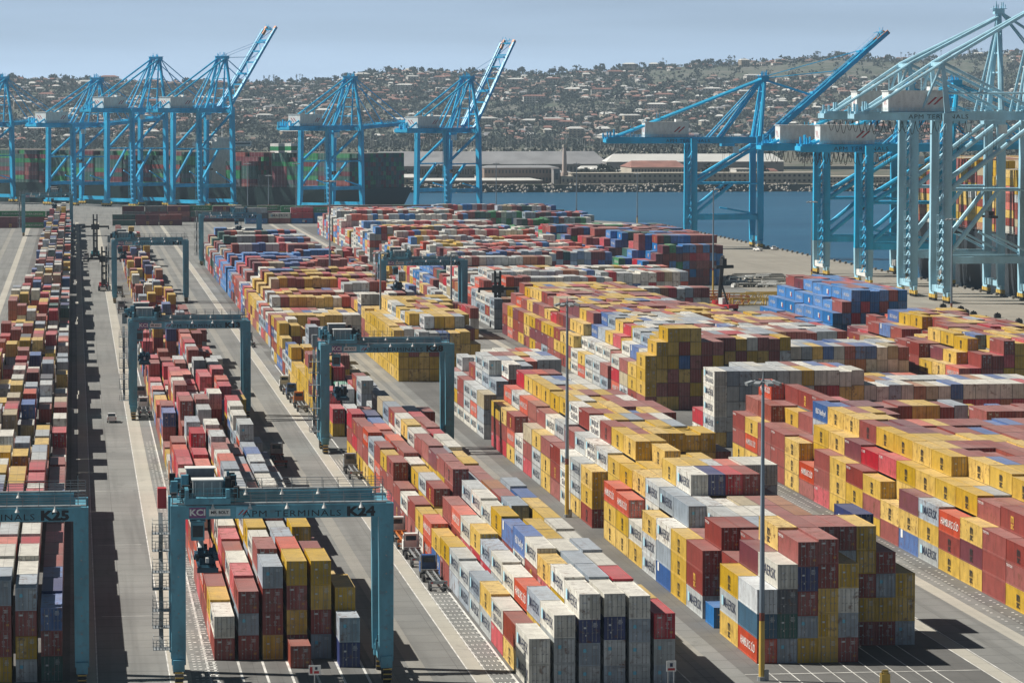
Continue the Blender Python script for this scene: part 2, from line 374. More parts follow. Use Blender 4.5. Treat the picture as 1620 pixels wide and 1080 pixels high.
_h = {}
def hv(name, k, c, lo, hi, run=2):
    key = (name, k // run, c)
    if key not in _h: _h[key] = random.Random(str(key)).randint(lo, hi)
    q = _h[key]
    z = random.Random('%s%d_%d' % (name, k, c)).random()
    return max(lo, min(hi, q + (1 if z < 0.18 else -1 if z > 0.82 else 0)))
# A: leftmost block under the gantry cut by the left frame edge (columns 0..5, 5 nearest the road)
oA = table({0: '. . . YMMS GYMS TMB', 1: '. . . MYGW MYSW MMN', 2: '. . . MGYW YSMW BMB', 3: '. . . WYMO GWMR MMM', 4: '. . . MMYG MYGW YRM', 5: '. . . MWGW GMYW MMR', 6: '. . . MMSW SMGW YRM',
            7: '. . . YMGR MSGR MYS', 8: '. . . MGYR YYMW TBW', 9: '. . . YYMY SMMR NWB', 10: '. . . GMOY MMYR YMW', 11: '. . MSYW MGM WMGM YYM', 12: '. MYY MGW GYYY YMMG SGM', 13: '. . MYYY MYM YGWS MMM'})
block('A', -18.58, 6, 2.87, 408.7, 126, 'A', lambda k, c: max(0, (hv('A', k, c, 2, 4) if c < 5 else hv('A', k, c, 2, 3)) - (0 if k < 60 or c > 1 else (2 if k > 70 else 1)) - (3 if k > 55 and c == 0 else 0)), oA)
# B: block straddled by the near gantry
oB = table({0: 'MW MSM YMMS MYMY SMYY MYY', 1: 'OY MSR MYGM YMMO MMYM MO', 2: 'MM SMW RYJW MGMS GYM MY', 3: 'MO GMM MYSY WGMG MSMY GM', 4: 'RM MRR OMYW YMGM JYMS M', 5: 'MO MYW MMOY MSSW YMMY YM', 6: 'WM GYMY MMYW MSG MYO -',
            7: 'OMW MWR GYMS YMO GYM M', 8: 'MRO SMY MMWG MOR GWS RM', 9: 'GM YMR JMWS MOO MYW OR', 10: 'MRM OMG MWMO SWK GMW ML', 11: 'GMW MSY MMYW MJO WGS MW', 12: 'MOR MMO YGYM RMS YWG MS', 13: 'JMR OMR MGWG MSJ WSB GM', 14: 'MOO MYMR WMSM MWM OGS YW'})
block('B', 16.0, 6, 2.87, 422.0, 103, 'B', lambda k, c: max(0, (hv('B', k, c, 2, 4) if 0 < c < 5 else hv('B', k, c, 1, 3)) - (1 if k > 40 else 0) - (2 if k > 34 and (k * 7 + c * 3) % 5 < 2 else 0) - (2 if k > 52 and c in (0, 5) else 0)), oB)
boxes.append(dict(b='B', bay=-1, c=3, t=0, n=1, x=16 + 2.87 * 3, y=415, z=0.03, L=6.06, W=CW, h=ST, col='J', a=0.8))
put('B', -1, 5, 16 + 2.87 * 5, 415, 'NS', L=6.06)
# C: central block beside the truck lane
oC = table({0: 'WW GGW GSNW SGNW GGSW SGR', 1: 'YJ GYS WGYW GYGS GYMR GMY', 2: 'RW WYO MWRY GSYS GYWW YG', 3: 'GY GGW SGMW MGYW YGSS GM', 4: 'GS OGW SGWB GYMY GYGW SW', 5: 'SG ORS GYMB YMGY MYYW YG', 6: 'SG YRY MRYY MSG YMGY G', 7: 'MY MRW GYMW YGMS MYMY YM', 8: 'BY MMO JYSW GSMM YMSB YG', 9: 'OO SMM OMGG MYGL GGMS Y',
            10: 'WY MY SB GYB MBS Y', 11: 'MM YYM MBMM BSS SMM Y', 12: 'MW JYG MMYM GYS MSM G', 13: 'UM YMY MGYU MYW MMM -', 14: 'RMM MYW MWYM SGM YMY Y', 15: 'WMY OGM YYGM MWS MGY M', 16: 'MOM SMM MMWW GMY MYW -', 17: 'YWS MGO GMYY MWM GGW M', 18: 'YMO MWM JGWW WYM MGR -', 19: 'YMM RGO MMWM RMO MWM -',
            20: 'YRM MGB MOGS OMR RMM M', 21: 'YMR MYN GMWP MOR MSR -', 22: '- MWM GWGK YOR MWS MWM', 23: '- - MMG SGS - -', 24: '- - - - - -', 25: 'YR MG MGSG SGS - -', 26: 'YMR SMG YMYM SGS M -', 27: 'MG OMA MYR JWS - -'})
block('C', 50.3, 6, 2.85, 396.0, 43, lambda k: 'C' if k < 30 else 'YY' if k < 37 else 'DX', lambda k, c: (hv('C', k, c, 3, 4) if 0 < c < 4 else hv('C', k, c, 2, 3)) if k < 22 else (hv('C', k, c, 2, 4) if c < 4 else 0), oC, tall=0.4)
# D: block-stacked cargo right of the lamp-lined aisle
oD = table({0: 'OHZ STKW YSMNM YYYMM MSWY - - - - -', 1: 'YGY MYMU YMMYY MYMMM MYMMM YMMSM MYMYY MYSM SYY', 2: '- GMM MYMM YMMS MYMY MYM YM', 3: 'GMM MYMM YMMM MYGS MYM MYM MYM YM M', 4: 'YYY GYM MMYG MMYW YMMW YMMM MGYL MY -', 5: 'BSW YGYS MYMG MYGW YMSP MYGM MYML - -',
            6: 'GGY MGSS YSYYW MGBSN YMMYR YMMSM SGYM MM -', 7: 'YW YGWG MYMYY MYMYY YSMGG MYMMO MMMSW SMYSW MYM', 8: 'YYO MMYY YMYY MYYY MMMY YMYY MYYM MYMM M', 9: 'YYO YMMY YYYY MYMYY MYYY YMMY MYYM M M', 10: '- MMYY YMMYY YMMYY MYYM MYMY MYMY MUM -',
            11: 'MYY MYWG MYYYY YYMYM MYMYY MMYYY YMYYY MMYYY MYMU', 12: 'YGG MMYW MSGWM YMMYM MYYGY MMSMY YMYYS MYYM -', 13: 'WWW MMGG YMMYW MYMYY MYMGS YYMSM MYMYW YMYM -', 14: 'MMM GYMM MYMMM YMMYM YYMYY NYMMB MYMYY MMYMM -', 15: 'YYM JMYG MYMWW YMMYY MYMSY MMYGM MYYYM SMMYM -', 16: 'GGY YMMW MYMMY MYYWW YMMYY MYMMM YMMSW YMMY -', 17: 'RMP JMMM YMMYY MYYYY MMMMJ YMYYY MYMYM MMYM -', 18: 'GW MYMJ MMYYY YMYGM MYMYY YMYSW MYMM MMM -', 19: 'YOM SMMO MYMYY MYMWS YMYSG YMMGW MYMG - -',
            20: 'RMY MYSG MMGYY YMYGG MYGSB MYGMW - - -', 21: 'RMY GMWO MYSRR YGRMO WMYRM - - - -', 22: '- - - - - - - - -', 23: 'GSP GGWS OWGMW MWGGS - - - - -', 24: 'WOG SMGSG WGMSS GMSGW MGSWO WGSRG GRMSG GMW -', 25: 'WGG SGSGG WGNNM GNNYJ SMOGY YWGSW SMYMB - -', 26: 'WMM GWGM WGGSW SMSGW BGWMM GSRMO GMSGW - -', 27: 'WYG WRM GSWG WGMG WGSG GMSG - - -', 28: 'WYM GWRG SGMW WGSG GWMS WGSG - - -'})
def pD(k, c): return (3 if c == 0 else 4 if c == 1 else hv('D', k, 2, 4, 5)) if c < 8 else hv('D', k, c, 0, 2)
block('D', 79.4, 9, 2.44, 411.8, 32, lambda k: 'DX' if k < 22 else 'MSK', pD, oD, tall=0.95, skip=(29, 30, 31))
boxes.append(dict(b='D', bay=2, c=0, t=0, n=1, x=79.4, y=440.5, z=0.03, L=6.06, W=CW, h=ST, col='C', a=0.2))
oY = {(k, c): 'Y' * (3 + min(2, k // 1 % 3)) for k in range(1) for c in range(2)}
oY = table({0: 'YYY YYM YYYG YYMG MYYB MYYY MRYY YYY SY', 1: 'YYYY YYYG YYYM YYYYG YYYYY YYYYY YYYYS YYYM S', 2: 'YYYY YYYM YYYYY YYYYY YYYYY YYYYY YYYYM YYYYY YY', 3: 'YYYY YYYY YYYYG YYYYG YYYYY YYYYY YYYYY YYYYY YYY', 4: 'YYYY YYYW YYYYY YYYYY YYYYM YYYYY YYYYR YYY YY', 5: 'YYYY YYYG YYYYG YYYYY YYYMM YYYYY YYYYM YYYYY YY', 6: 'YYYY YYYY YYYYW YYYYY YYYYY YYYMM YYYYY YYYM -'})
block('Y', 75.8, 9, 2.45, 842, 9, 'YY', lambda k, c: 4 if c < 2 else 5, oY, tall=0.9)
# E: wide far-right block with lit flanks
oE = table({0: 'YMM', 1: 'MMM MMYM', 2: 'YUY MYUM MYYM', 3: 'YMO YMYY MYYS YMYYY', 4: 'GYS MYUY YMMY YMYYY', 5: 'BYU YMYY MYMYY', 6: 'MY YMYY MMYYY MYMYY', 7: 'YMY MMYR YMMYY', 8: 'YYM YMUR MYYYY', 9: 'YYY MYMU YMMYM', 10: 'RMM MYMY MYMYY', 11: 'MO MYYY MMYMY YMMYM', 12: 'YYY MMM MMYSB', 13: 'MMM YYJ YMMM MYMMM', 14: 'MMM YYM YMMY MMYMM', 15: 'YOY MMMJ YMMM MMYYM', 16: 'YMM YMMJ MYYMO', 17: 'YMM MMYM', 18: 'WR GMY'})
def pE(k, c):
    base = 3 if c == 0 else 4 if c < 3 else 5
    if k == 14: return min(base, 4)
    if k >= 15: return min(base, 3 if c < 5 else 2)
    if k in (10, 13): return base - (1 if c > 4 else 0)
    if k < 6: return base - (1 if c > 6 and k in (1, 3, 4) else 0) - (1 if c > 14 and k < 4 else 0)
    return base - (1 if hv('E', k, c // 6, 0, 8) == 0 else 0)
block('E', 121.3, 27, 2.44, 439.5 + 5, 17, 'YM', pE, oE, tall=0.95)
oE2 = table({0: '- -', 1: 'YGWWW SGGGS GSGSS YSGGG MGSSG GMGSG SMGGW', 2: 'WR GYW MSYG YSGYG GMGSW YMGGG GYMSG'})
block('E', 121.3, 27, 2.44, 661, 3, lambda k: 'MSK' if k else 'YM', lambda k, c: (2 if c > 8 else 0) if k == 0 else (5 if c < 12 else 4), oE2, tall=0.95)
oE3 = table({0: 'MYYY YMYYY YMMYYY MMYBMY MYMMYY MYYMM YMMYM', 1: 'MYY MMYW YMYYY MYMMY YMYMY MYYYM'})
block('E', 121.3, 26, 2.45, 757, 4, lambda k: 'DX' if k < 2 else 'MSK', lambda k, c: (0 if c > 6 else 5) if k == 0 else (min(5, 3 + c) if c < 14 else (2 if k == 1 else 4)), oE3, tall=0.95)
block('E', 120.8, 25, 2.45, 808, 5, lambda k: 'MSK', lambda k, c: min(5, 2 + c) if c < 12 else (4 if k > 1 else 3), None, tall=0.9)
block('E', 121.3, 24, 2.45, 868, 12, 'YM', lambda k, c: min(5, 3 + c) if c < 14 else (3 if k > 3 else 4), None, tall=0.9)
block('E', 121.3, 26, 2.45, 1035, 13, 'MSK', lambda k, c: min(3 + c, hv('E4', k, c // 15, 3, 5, 1)), None, tall=0.9)
block('E', 121.3, 26, 2.45, 1215, 20, lambda k: 'FAR' if k < 5 else 'LW', lambda k, c: min(2 + c, hv('E5', k, 0, 3, 5, 1)), None, tall=0.8)
block('E', 121.3, 24, 2.45, 1480, 26, 'LW', lambda k, c: min(4 + c, hv('E6', k, 0, 3, 5, 1)), None, tall=0.9, skip=(8, 17))
# F: far right blocks before the quay
def pF(k, c): return min(5, 3 + c // 2) - (1 if hv('F', k, c // 5, 0, 3) == 0 else 0)
oF = table({0: 'YMO YMR YYMM', 1: 'YYY MYYY MMYYY', 2: 'YMY MMMU YMMMY', 3: 'YMMM MMUM MMYYY', 4: 'YYMM YMMU', 5: 'MYMM YMMY', 6: 'YMM MMMY MMYYY'})
block('F', 189, 12, 2.46, 752, 5, 'YM', pF, oF, tall=0.9)
block('F', 192, 11, 2.46, 815, 7, 'YM', lambda k, c: pF(k, c) if k < 5 else min(4, 2 + c // 2), None, tall=0.9)
oF2 = {(k, c): ''.join(rnd.choice('CCCMMRU' if c > 2 else 'CCCCCCM') for _ in range(min(6, 3 + c))) for k in range(7) for c in range(11)}
block('F', 191.5, 9, 2.46, 905, 7, 'BLUE', lambda k, c: min(6, 3 + c) if c < 14 else 5, oF2, tall=0.95)
block('F', 186, 19, 2.46, 1275, 13, lambda k: 'BM' if k < 9 else 'EV', lambda k, c: max(0, min(6 if k % 3 else 5, c - 5 + 2 * (k // 2) + (1 if hv('F3w', k, c // 2, 0, 2) else 0))), None, tall=0.95)
block('F', 186, 20, 2.46, 1455, 14, 'EV', lambda k, c: min(2 + c, hv('F2', k, c // 9, 2, 5, 1)), None, tall=0.9)
block('F', 150, 40, 2.46, 1660, 12, lambda k: 'EV' if k < 8 else 'FAR', lambda k, c: hv('F3', k, c // 12, 1, 5, 1), None, tall=0.9, skip=(5,))
# far part of the central yard
block('C', 52.0, 15, 2.45, 962, 42, lambda k: 'DX' if k < 6 else 'YM' if k < 12 else 'FAR' if k < 20 else 'BLUE' if k < 27 else 'FAR', lambda k, c: min(3 + c, hv('C2', k, c // 10, 3, 5, 1)), None, tall=0.9, skip=(22, 33))
block('C', 92, 7, 2.87, 990, 36, lambda k: 'FAR' if k < 3 else 'B', lambda k, c: hv('C3', k, c, 0, 3), None)
# containers lying across at the far end of the yard
def across(x0, nx, y0, rows, pal, hmax, seed):
    q = random.Random(seed)
    for j in range(rows):
        for i in range(nx):
            z = 0.03
            for t in range(q.randint(max(1, hmax - 1), hmax)):
                boxes.append(dict(b='T', bay=j, c=i, t=t, n=hmax, x=x0 + i * 12.5, y=y0 + j * 2.6, z=z, L=CW, W=CL, h=HC, col=q.choice(PAL[pal]), a=q.random())); z += HC + 0.03
across(-40, 3, 1900, 5, 'SHIP', 3, 1); across(26, 17, 1985, 6, 'SHIP', 3, 2); across(20, 3, 1930, 3, 'SHIP', 2, 4); across(92, 10, 1950, 3, 'EV', 3, 5); across(160, 8, 1890, 4, 'SHIP', 3, 6)
# ------------------------------------------------------------------ ships' deck cargo (added to the same stock)
def deck_cargo(org, along, out, t0, t1, o0, o1, z0, prof, pal, seed):
    """rows across the deck; containers lie along the ship"""
    q = random.Random(seed); t = t0; j = 0
    ang = math.atan2(along.y, along.x)
    while t < t1:
        i = 0; o = o0
        while o < o1:
            hh = prof(j, i, q); z = z0
            for k in range(hh):
                p = org + along * t + out * o
                boxes.append(dict(b='ship', bay=j, c=i, t=k, n=hh, x=p.x, y=p.y, z=z, L=CL, W=CW, h=2.75, col=q.choice(PAL[pal]), a=q.random(), rz=ang)); z += 2.78
            o += 2.5; i += 1
        t += 13.4 if j % 2 else 12.5; j += 1
# ------------------------------------------------------------------ ships
def hull(name, label, org, along, out, L, B, zdeck, mats, boot=True):
    """hull from bow (t=0) to stern (t=L), near side at o=0"""
    t0 = thing(name, label, 'ship', (org.x, org.y, -5), math.atan2(along.y, along.x))
    mb = MB(); sg = 1 if along.cross(out).z > 0 else -1
    secs = []
    for f, wd, fl in ((0.0, 0.03, 1.18), (0.03, 0.35, 1.12), (0.08, 0.75, 1.06), (0.16, 0.96, 1.02), (0.3, 1, 1), (0.8, 1, 1), (0.93, 0.95, 1.02), (1.0, 0.72, 1.15)):
        x = f * L; pr = []
        for z, k in ((-1, 0.9), (5, 0.96 if f < 0.9 else 0.9), (zdeck + 5, fl)):
            hw = B / 2 * wd * k if f > 0.02 else B / 2 * max(0.03, wd) * k
            dx = -6 * (k - 1) / 0.18 if f == 0 else (4 if z > 5 and f == 1.0 else 0)
            pr += [(x + dx, sg * (B / 2 - hw), z), (x + dx, sg * (B / 2 + hw), z)]
        secs.append(pr)
    vs = [p for s in secs for p in s]; fs = []
    for i in range(len(secs) - 1):
        a, b_ = i * 6, i * 6 + 6
        fs += [(a, b_, b_ + 2, a + 2), (a + 2, b_ + 2, b_ + 4, a + 4), (a + 1, a + 3, b_ + 3, b_ + 1), (a + 3, a + 5, b_ + 5, b_ + 3), (a + 4, b_ + 4, b_ + 5, a + 5)]
    k = (len(secs) - 1) * 6; fs += [(k, k + 1, k + 3, k + 2), (k + 2, k + 3, k + 5, k + 4), (1, 0, 2, 3), (3, 2, 4, 5)]
    mb.add(vs, fs); h = mb.build('hull', mats[0], t0)
    rl = MB()
    for y in (0.3, B - 0.3):
        for z in (0.5, 1.1): rl.box(L * 0.56, sg * y, zdeck + 5 + z, L * 0.84, 0.08, 0.08)
    for i in range(60):
        for y in (0.3, B - 0.3): rl.box(L * 0.14 + i * L * 0.0142, sg * y, zdeck + 5, 0.1, 0.1, 1.1)
    rl.build('deck_railing', M['grey'], t0)
    lb = MB()
    for i in range(12): lb.box(L * (0.12 + 0.073 * i), sg * B / 2, zdeck + 5, 1.0, B * 0.9, 7.5)
    lb.build('lashing_bridge', M['grey'], t0)
    return t0, sg
S1 = quay(-266, 28); OUT1 = QV
ship1, sg = hull('container_ship', 'long dark-green container ship moored behind the blue cranes at left', S1, QU, OUT1, 368, 56, 13, [M['hullgreen']])
def superstructure(parent, sg, x, y0, y1, z0, z1, dx, wide):
    mb = MB(); B = 56
    mb.box(x, sg * (y0 + y1) / 2, z0, dx, y1 - y0, z1 - z0); mb.box(x, sg * B / 2, z1 - 3.2, dx * 0.7, wide, 2.8)
    mb.box(x, sg * B / 2, z1 + 0.02, dx * 0.6, 16, 2.5)
    for i in range(7): mb.box(x, sg * (y0 + y1) / 2, z0 + (z1 - z0) * (i + 1) / 8, dx + 0.4, y1 - y0 + 0.4, 0.25)
    o = mb.build('bridge_house', M['white'], parent)
    g = MB(); g.box(0, 0, 0, 0.1, 1.4, 1.1); gm_ = g.data('window', [M['glass']])
    for i in range(5):
        for j in range(9): link('window', gm_, o, (x - dx / 2 - 0.26, sg * (y0 + 3 + (y1 - y0 - 6) * j / 8), z0 + (z1 - z0) * (i + 1.4) / 8))
    for e_ in (1, -1): g = MB(); g.box(x + e_ * (dx * 0.35 + 0.08), sg * B / 2, z1 - 2.2, 0.1, wide * 0.95, 1.0); g.build('bridge_window', M['glass'], o)
    a = MB(); a.cyl((x, sg * B / 2, z1 + 2.5), (x, sg * B / 2, z1 + 11), 0.35, 0.15); a.box(x, sg * B / 2, z1 + 7, 0.4, 5, 0.3); a.build('mast', M['white'], parent)
superstructure(ship1, sg, 232, 14, 36, 17, 46, 8, 50)
fm = MB(); fm.box(285, sg * 28, 17, 9, 24, 22); fm.box(285, sg * 22, 39, 7, 6, 6); fm.box(285, sg * 34, 39, 7, 6, 6); fo = fm.build('funnel', M['white'], ship1)
fb = MB(); fb.box(285, sg * 22, 40.5, 7.2, 6.2, 2.6); fb.box(285, sg * 34, 40.5, 7.2, 6.2, 2.6); fb.build('funnel_band', M['green'], fo)
def p1_(j, i, q):
    if 17 <= j <= 18 or j == 21: return 0
    return q.randint(6, 8) if i < 3 else 8
deck_cargo(S1, QU, OUT1, 14, 352, 2.5, 54, 12.2, p1_, 'SHIP', 11)
S2 = Vector((321, 1400, 0))
ship2, sg2 = hull('container_ship', 'dark grey container ship moored behind the pale cranes at the right edge', S2, Vector((0, -1, 0)), Vector((1, 0, 0)), 340, 54, 20, [M['hull']])
deck_cargo(S2, Vector((0, -1, 0)), Vector((1, 0, 0)), 40, 330, 2.0, 52, 20.4, lambda j, i, q: q.randint(7, 9) if i < 4 else 9, 'RS', 12)
# ------------------------------------------------------------------ rubber-tyred yard gantries
def rail_line(mb, x0, x1, y, z, n, mi=0):
    for dz in (0.55, 1.1): mb.box((x0 + x1) / 2, y, z + dz, x1 - x0, 0.05, 0.05, mi)
    for i in range(n + 1): mb.box(x0 + (x1 - x0) * i / n, y, z, 0.06, 0.06, 1.1, mi)
def rtg(label, X, Y, num, trolley=-0.72, spreader=14.0, logo=True, far=False):
    t = thing('yard_gantry', label, 'gantry crane', (X, Y, 0), 0, 'yard gantries straddling the stacks')
    hs = 11.8; sb = M['steel_blue']; zt = 19.0
    for sx in (-1, 1):
        for sy in (-1, 1):
            mb = MB(); mb.beam((sx * hs, sy * 4.8, 2.4), (sx * hs, sy * 4.9, zt + 1.55), 1.25, 1.6, 0, 1.35, 1.7)
            mb.box(sx * hs, sy * 4.8, 1.7, 1.3, 2.2, 1.3); lg = mb.build('leg', sb, t)
            bl = MB()
            for k in range(7): bl.box(sx * hs, sy * 4.8 + (-0.72 if sy < 0 else 0.72), 4 + 2.1 * k, 0.16, 0.06, 0.16)
            bl.box(sx * (hs - 0.3), sy * 4.8 + 0.82, 8, 0.1, 0.1, 15); bl.build('fittings', M['grey'], lg)
            wb = MB()
            for dy in (-1.0, 1.0): wb.cyl((sx * hs - 0.42, sy * 4.8 + dy, 0.8), (sx * hs + 0.42, sy * 4.8 + dy, 0.8), 0.8, n=14)
            wb.build('wheel_set', M['dark'], t)
            gd = MB()
            for k in range(5): gd.box(sx * hs + sx * 0.0, sy * 4.8 - 2.0 + 0.0, 0.5 + 0.28 * k, 1.0, 0.06, 0.14, k % 2)
            gd.build('wheel_guard', [M['yellow'], M['black']], t)
        sl = MB(); sl.box(sx * hs, 0, 1.75, 0.9, 8.4, 1.0); sl.beam((sx * hs, -4.2, 4.0), (sx * hs, 4.2, 4.0), 0.35, 0.35); sl.build('sill_beam', sb, t)
        ub = MB(); ub.box(sx * hs, 0, zt + 0.1, 1.2, 8.2, 1.3); ub.build('end_tie', sb, t)
        en = MB(); en.box(sx * hs, 0, 2.78, 1.3, 4.0, 1.1); en.box(sx * hs, 1.2, 3.9, 1.0, 1.4, 0.5); en.build('engine_house', sb, t)
    for sy, dz in ((-1, 0), (1, 0.55)):
        g = MB(); g.box(0, sy * 5.0, zt + dz, 2 * hs - 1.5, 1.1, 1.55); g.box(0, sy * 5.0 - 0.62, zt + dz + 1.35, 2 * hs - 1.5, 0.12, 0.16)
        go = g.build('girder', sb, t)
        wk = MB(); wk.box(0, sy * 5.0 + 0.9, zt + dz + 1.6, 2 * hs + 1.2, 0.9, 0.08)
        wk.box(0, sy * 5.0 - 0.35, zt + dz + 1.57, 2 * hs, 0.16, 0.18)
        wk.build('walkway', M['grey'], t)
        rl = MB(); rail_line(rl, -hs - 0.6, hs + 0.6, sy * 5.0 + 1.35, zt + dz + 1.68, 14); rail_line(rl, -hs - 0.6, hs + 0.6, sy * 5.0 - 0.62, zt + dz + 1.56, 14); rl.build('railing', M['grey'], t)
        for k in range(5 if sy < 0 else 4):
            fx = -hs + 3.9 + k * 4.2; f = MB()
            f.cyl((fx, sy * 5 - 0.85, zt + dz + 1.75), (fx, sy * 5 - 0.9, zt + dz + 1.5), 0.09, n=6); f.cyl((fx, sy * 5 - 0.9, zt + dz + 1.5), (fx, sy * 5 - 0.95, zt + dz + 1.1), 0.12, 0.3, n=10)
            f.build('floodlight', M['white'], t)
    yf = -5.56
    lt = MB(); lt.mesh(text('APM', 1.0, 0, 0.0, 1.15), onface(-3.1, yf, zt + 0.5, *FRONT, 1.32)); lt.build('lettering', M['black'], t)
    lt = MB(); lt.mesh(text('TERMINALS', 1.0, 0, 0.0, 1.15), onface(2.9, yf, zt + 0.5, *FRONT, 1.32)); lt.build('lettering', M['black'], t)
    lt = MB(); lt.mesh(text(num, 1.45, 0, 0.055, 1.05), onface(hs - 2.9, yf, zt + 0.62, *FRONT, 1.3)); lt.build('number_lettering', M['black'], t)
    if logo:
        lg = MB(); z = zt + 0.73
        lg.box(-hs + 2.2, yf + 0.01, z - 0.6, 1.9, 0.02, 1.2, 1); lg.mesh(text('KCI', 1.0, 0, 0.03), onface(-hs + 2.2, yf - 0.015, z, *FRONT, 1.15), 0)
        lg.box(-hs + 4.7, yf + 0.01, z - 0.4, 2.4, 0.02, 0.8, 0); lg.mesh(text('MR. BOLT', 0.46, 0, 0.03), onface(-hs + 4.7, yf - 0.015, z, *FRONT, 1.0), 3)
        lg.box(-hs + 7.3, yf + 0.01, z - 0.62, 1.5, 0.02, 1.24, 4)
        for k in (-0.25, 0.2): lg.add([(-hs + 7.0 + k, yf - 0.015, z - 0.3), (-hs + 7.15 + k, yf - 0.015, z - 0.3), (-hs + 7.7 + k, yf - 0.015, z + 0.25), (-hs + 7.55 + k, yf - 0.015, z + 0.28)], [(0, 1, 2, 3)], 2)
        lg.build('logo_plate', [M['white'], M['magenta'], M['red'], M['black'], M['skyblue']], t)
    # trolley
    tx = trolley * hs; tr = MB()
    tr.box(tx, 0, zt + 1.75, 5.2, 12.6, 0.7)
    for sx in (-2.3, 2.3): tr.box(tx + sx, 0, zt + 2.4, 0.4, 12.6, 1.0)
    tro = tr.build('trolley_frame', sb, t)
    mh = MB(); mh.box(tx + 0.1, -3.4, zt + 2.45, 3.3, 2.4, 1.8); mh.box(tx + 0.1, -3.4, zt + 4.26, 3.6, 2.7, 0.12, 1)
    for k in range(4): mh.box(tx - 1.3 + 0.93 * k, -4.63, zt + 2.6, 0.06, 0.06, 1.5, 1)
    mh.build('hoist_house', [M['grey'], M['white']], t)
    mh = MB(); mh.box(tx - 0.5, 3.2, zt + 2.9, 3.2, 2.4, 2.0); mh.box(tx - 0.5, 3.2, zt + 4.92, 3.5, 2.7, 0.12, 1); mh.build('electrical_house', [M['grey'], M['white']], t)
    mc = MB(); q = random.Random(len(num) + int(X))
    for k in range(46):
        x = tx + q.choice([-3.0, 2.9, -2.4, 2.3]) + q.uniform(-0.9, 0.9); mc.box(x, q.uniform(-5.5, 5.5), zt + 2.4, q.uniform(.3, .9), q.uniform(.3, 1.2), q.uniform(.4, 2.2), q.randint(0, 1))
    for k in range(4): mc.cyl((tx - 1.8, -1.2 + k, zt + 3.1), (tx + 1.8, -1.2 + k, zt + 3.1), 0.55, n=10, mi=0)
    rail_line(mc, tx - 3.4, tx + 3.4, -6.2, zt + 2.4, 8, 1); rail_line(mc, tx - 3.4, tx + 3.4, 6.2, zt + 2.4, 8, 1)
    mc.build('hoist_machinery', [M['dark'], sb], t)
    cb = MB(); cb.box(tx - 1.0, -2.4, zt - 2.7, 1.5, 1.8, 2.1); cb.box(tx - 1.0, -2.4, zt - 0.55, 1.8, 2.1, 0.12); cbo = cb.build('operator_cab', sb, t)
    gw = MB(); gw.box(tx - 1.0, -3.33, zt - 2.3, 1.2, 0.04, 1.3); gw.box(tx - 1.77, -2.4, zt - 2.2, 0.04, 1.4, 1.2); gw.build('window', M['glass'], cbo)
    sp = MB(); zs = spreader
    sp.box(tx, 0, zs, 1.6, 5.0, 0.7); sp.box(tx, 0, zs - 0.3, 2.0, 12.0, 0.3, 0)
    for sy in (-1, 1): sp.box(tx, sy * 5.9, zs - 0.45, 2.4, 0.35, 0.55)
    sp.box(tx, -0.4, zs + 0.7, 2.6, 3.0, 0.5); sp.cyl((tx - 1.0, -1.6, zs + 1.3), (tx - 0.3, -1.6, zs + 1.3), 0.6, n=12); sp.cyl((tx + 0.3, -1.6, zs + 1.3), (tx + 1.0, -1.6, zs + 1.3), 0.6, n=12)
    for k in range(22): sp.box(tx + q.uniform(-1.1, 1.1), q.uniform(-5, 4.5), zs + 0.5, q.uniform(.2, .6), q.uniform(.2, .8), q.uniform(.3, 1.5), q.choice([0, 0, 0, 1, 2]))
    sp.cyl((tx - 0.6, 0.6, zs + 0.7), (tx - 0.5, 1.6, zs + 2.4), 0.45, 0.3, 10, 2)
    for sx in (-1, 1): sp.beam((tx + sx * 0.9, -5.8, zs - 0.1), (tx + sx * 0.9, 5.8, zs - 0.1), 0.25, 0.5)
    sp.build('spreader', [M['spreader'], M['dark'], M['white']], t)
    rp = MB()
    for sx in (-1.6, -0.8, 0.8, 1.6):
        for sy in (-2.0, 2.0): rp.cyl((tx + sx, sy, zt + 2.2), (tx + sx * 0.5, sy, zs + 0.6), 0.035, n=4)
    rp.build('hoist_rope', M['dark'], t)
    # stairs and access platforms on the outer left side
    st = MB()
    for k in range(7):
        z = 4 + 2.2 * k; x = -hs - 1.9
        st.box(x, -3.6 + (k % 2) * 2.0, z, 1.9, 2.2, 0.06)
        for dz in (0.4, 0.8, 1.2, 1.6): st.box(x - 0.95, -3.6 + (k % 2) * 2.0, z + dz, 0.05, 2.2, 0.05); st.box(x, -4.7 + (k % 2) * 2.0, z + dz, 1.9, 0.05, 0.05)
        for sx in (-.95, .95):
            for sy in (-1.1, 1.1): st.box(x + sx, -3.6 + (k % 2) * 2 + sy, z, 0.06, 0.06, 2.2 if k % 2 else 1.1)
        rail_line(st, x - 0.6, x + 0.6, -4.7 + (k % 2) * 2.0, z, 3)
        st.beam((x, -3.4 + (k % 2) * 1.6, z), (x, -1.8 - (k % 2) * 1.6, z + 2.2), 0.5, 0.08)
    st.build('access_stair', M['grey'], t)
    eb = MB(); eb.box(-hs - 1.7, -1.5, zt + 0.9, 1.0, 1.8, 2.3); eb.build('switch_cabinet', M['red'] if num == 'K24' else M['grey'], t)
    return t
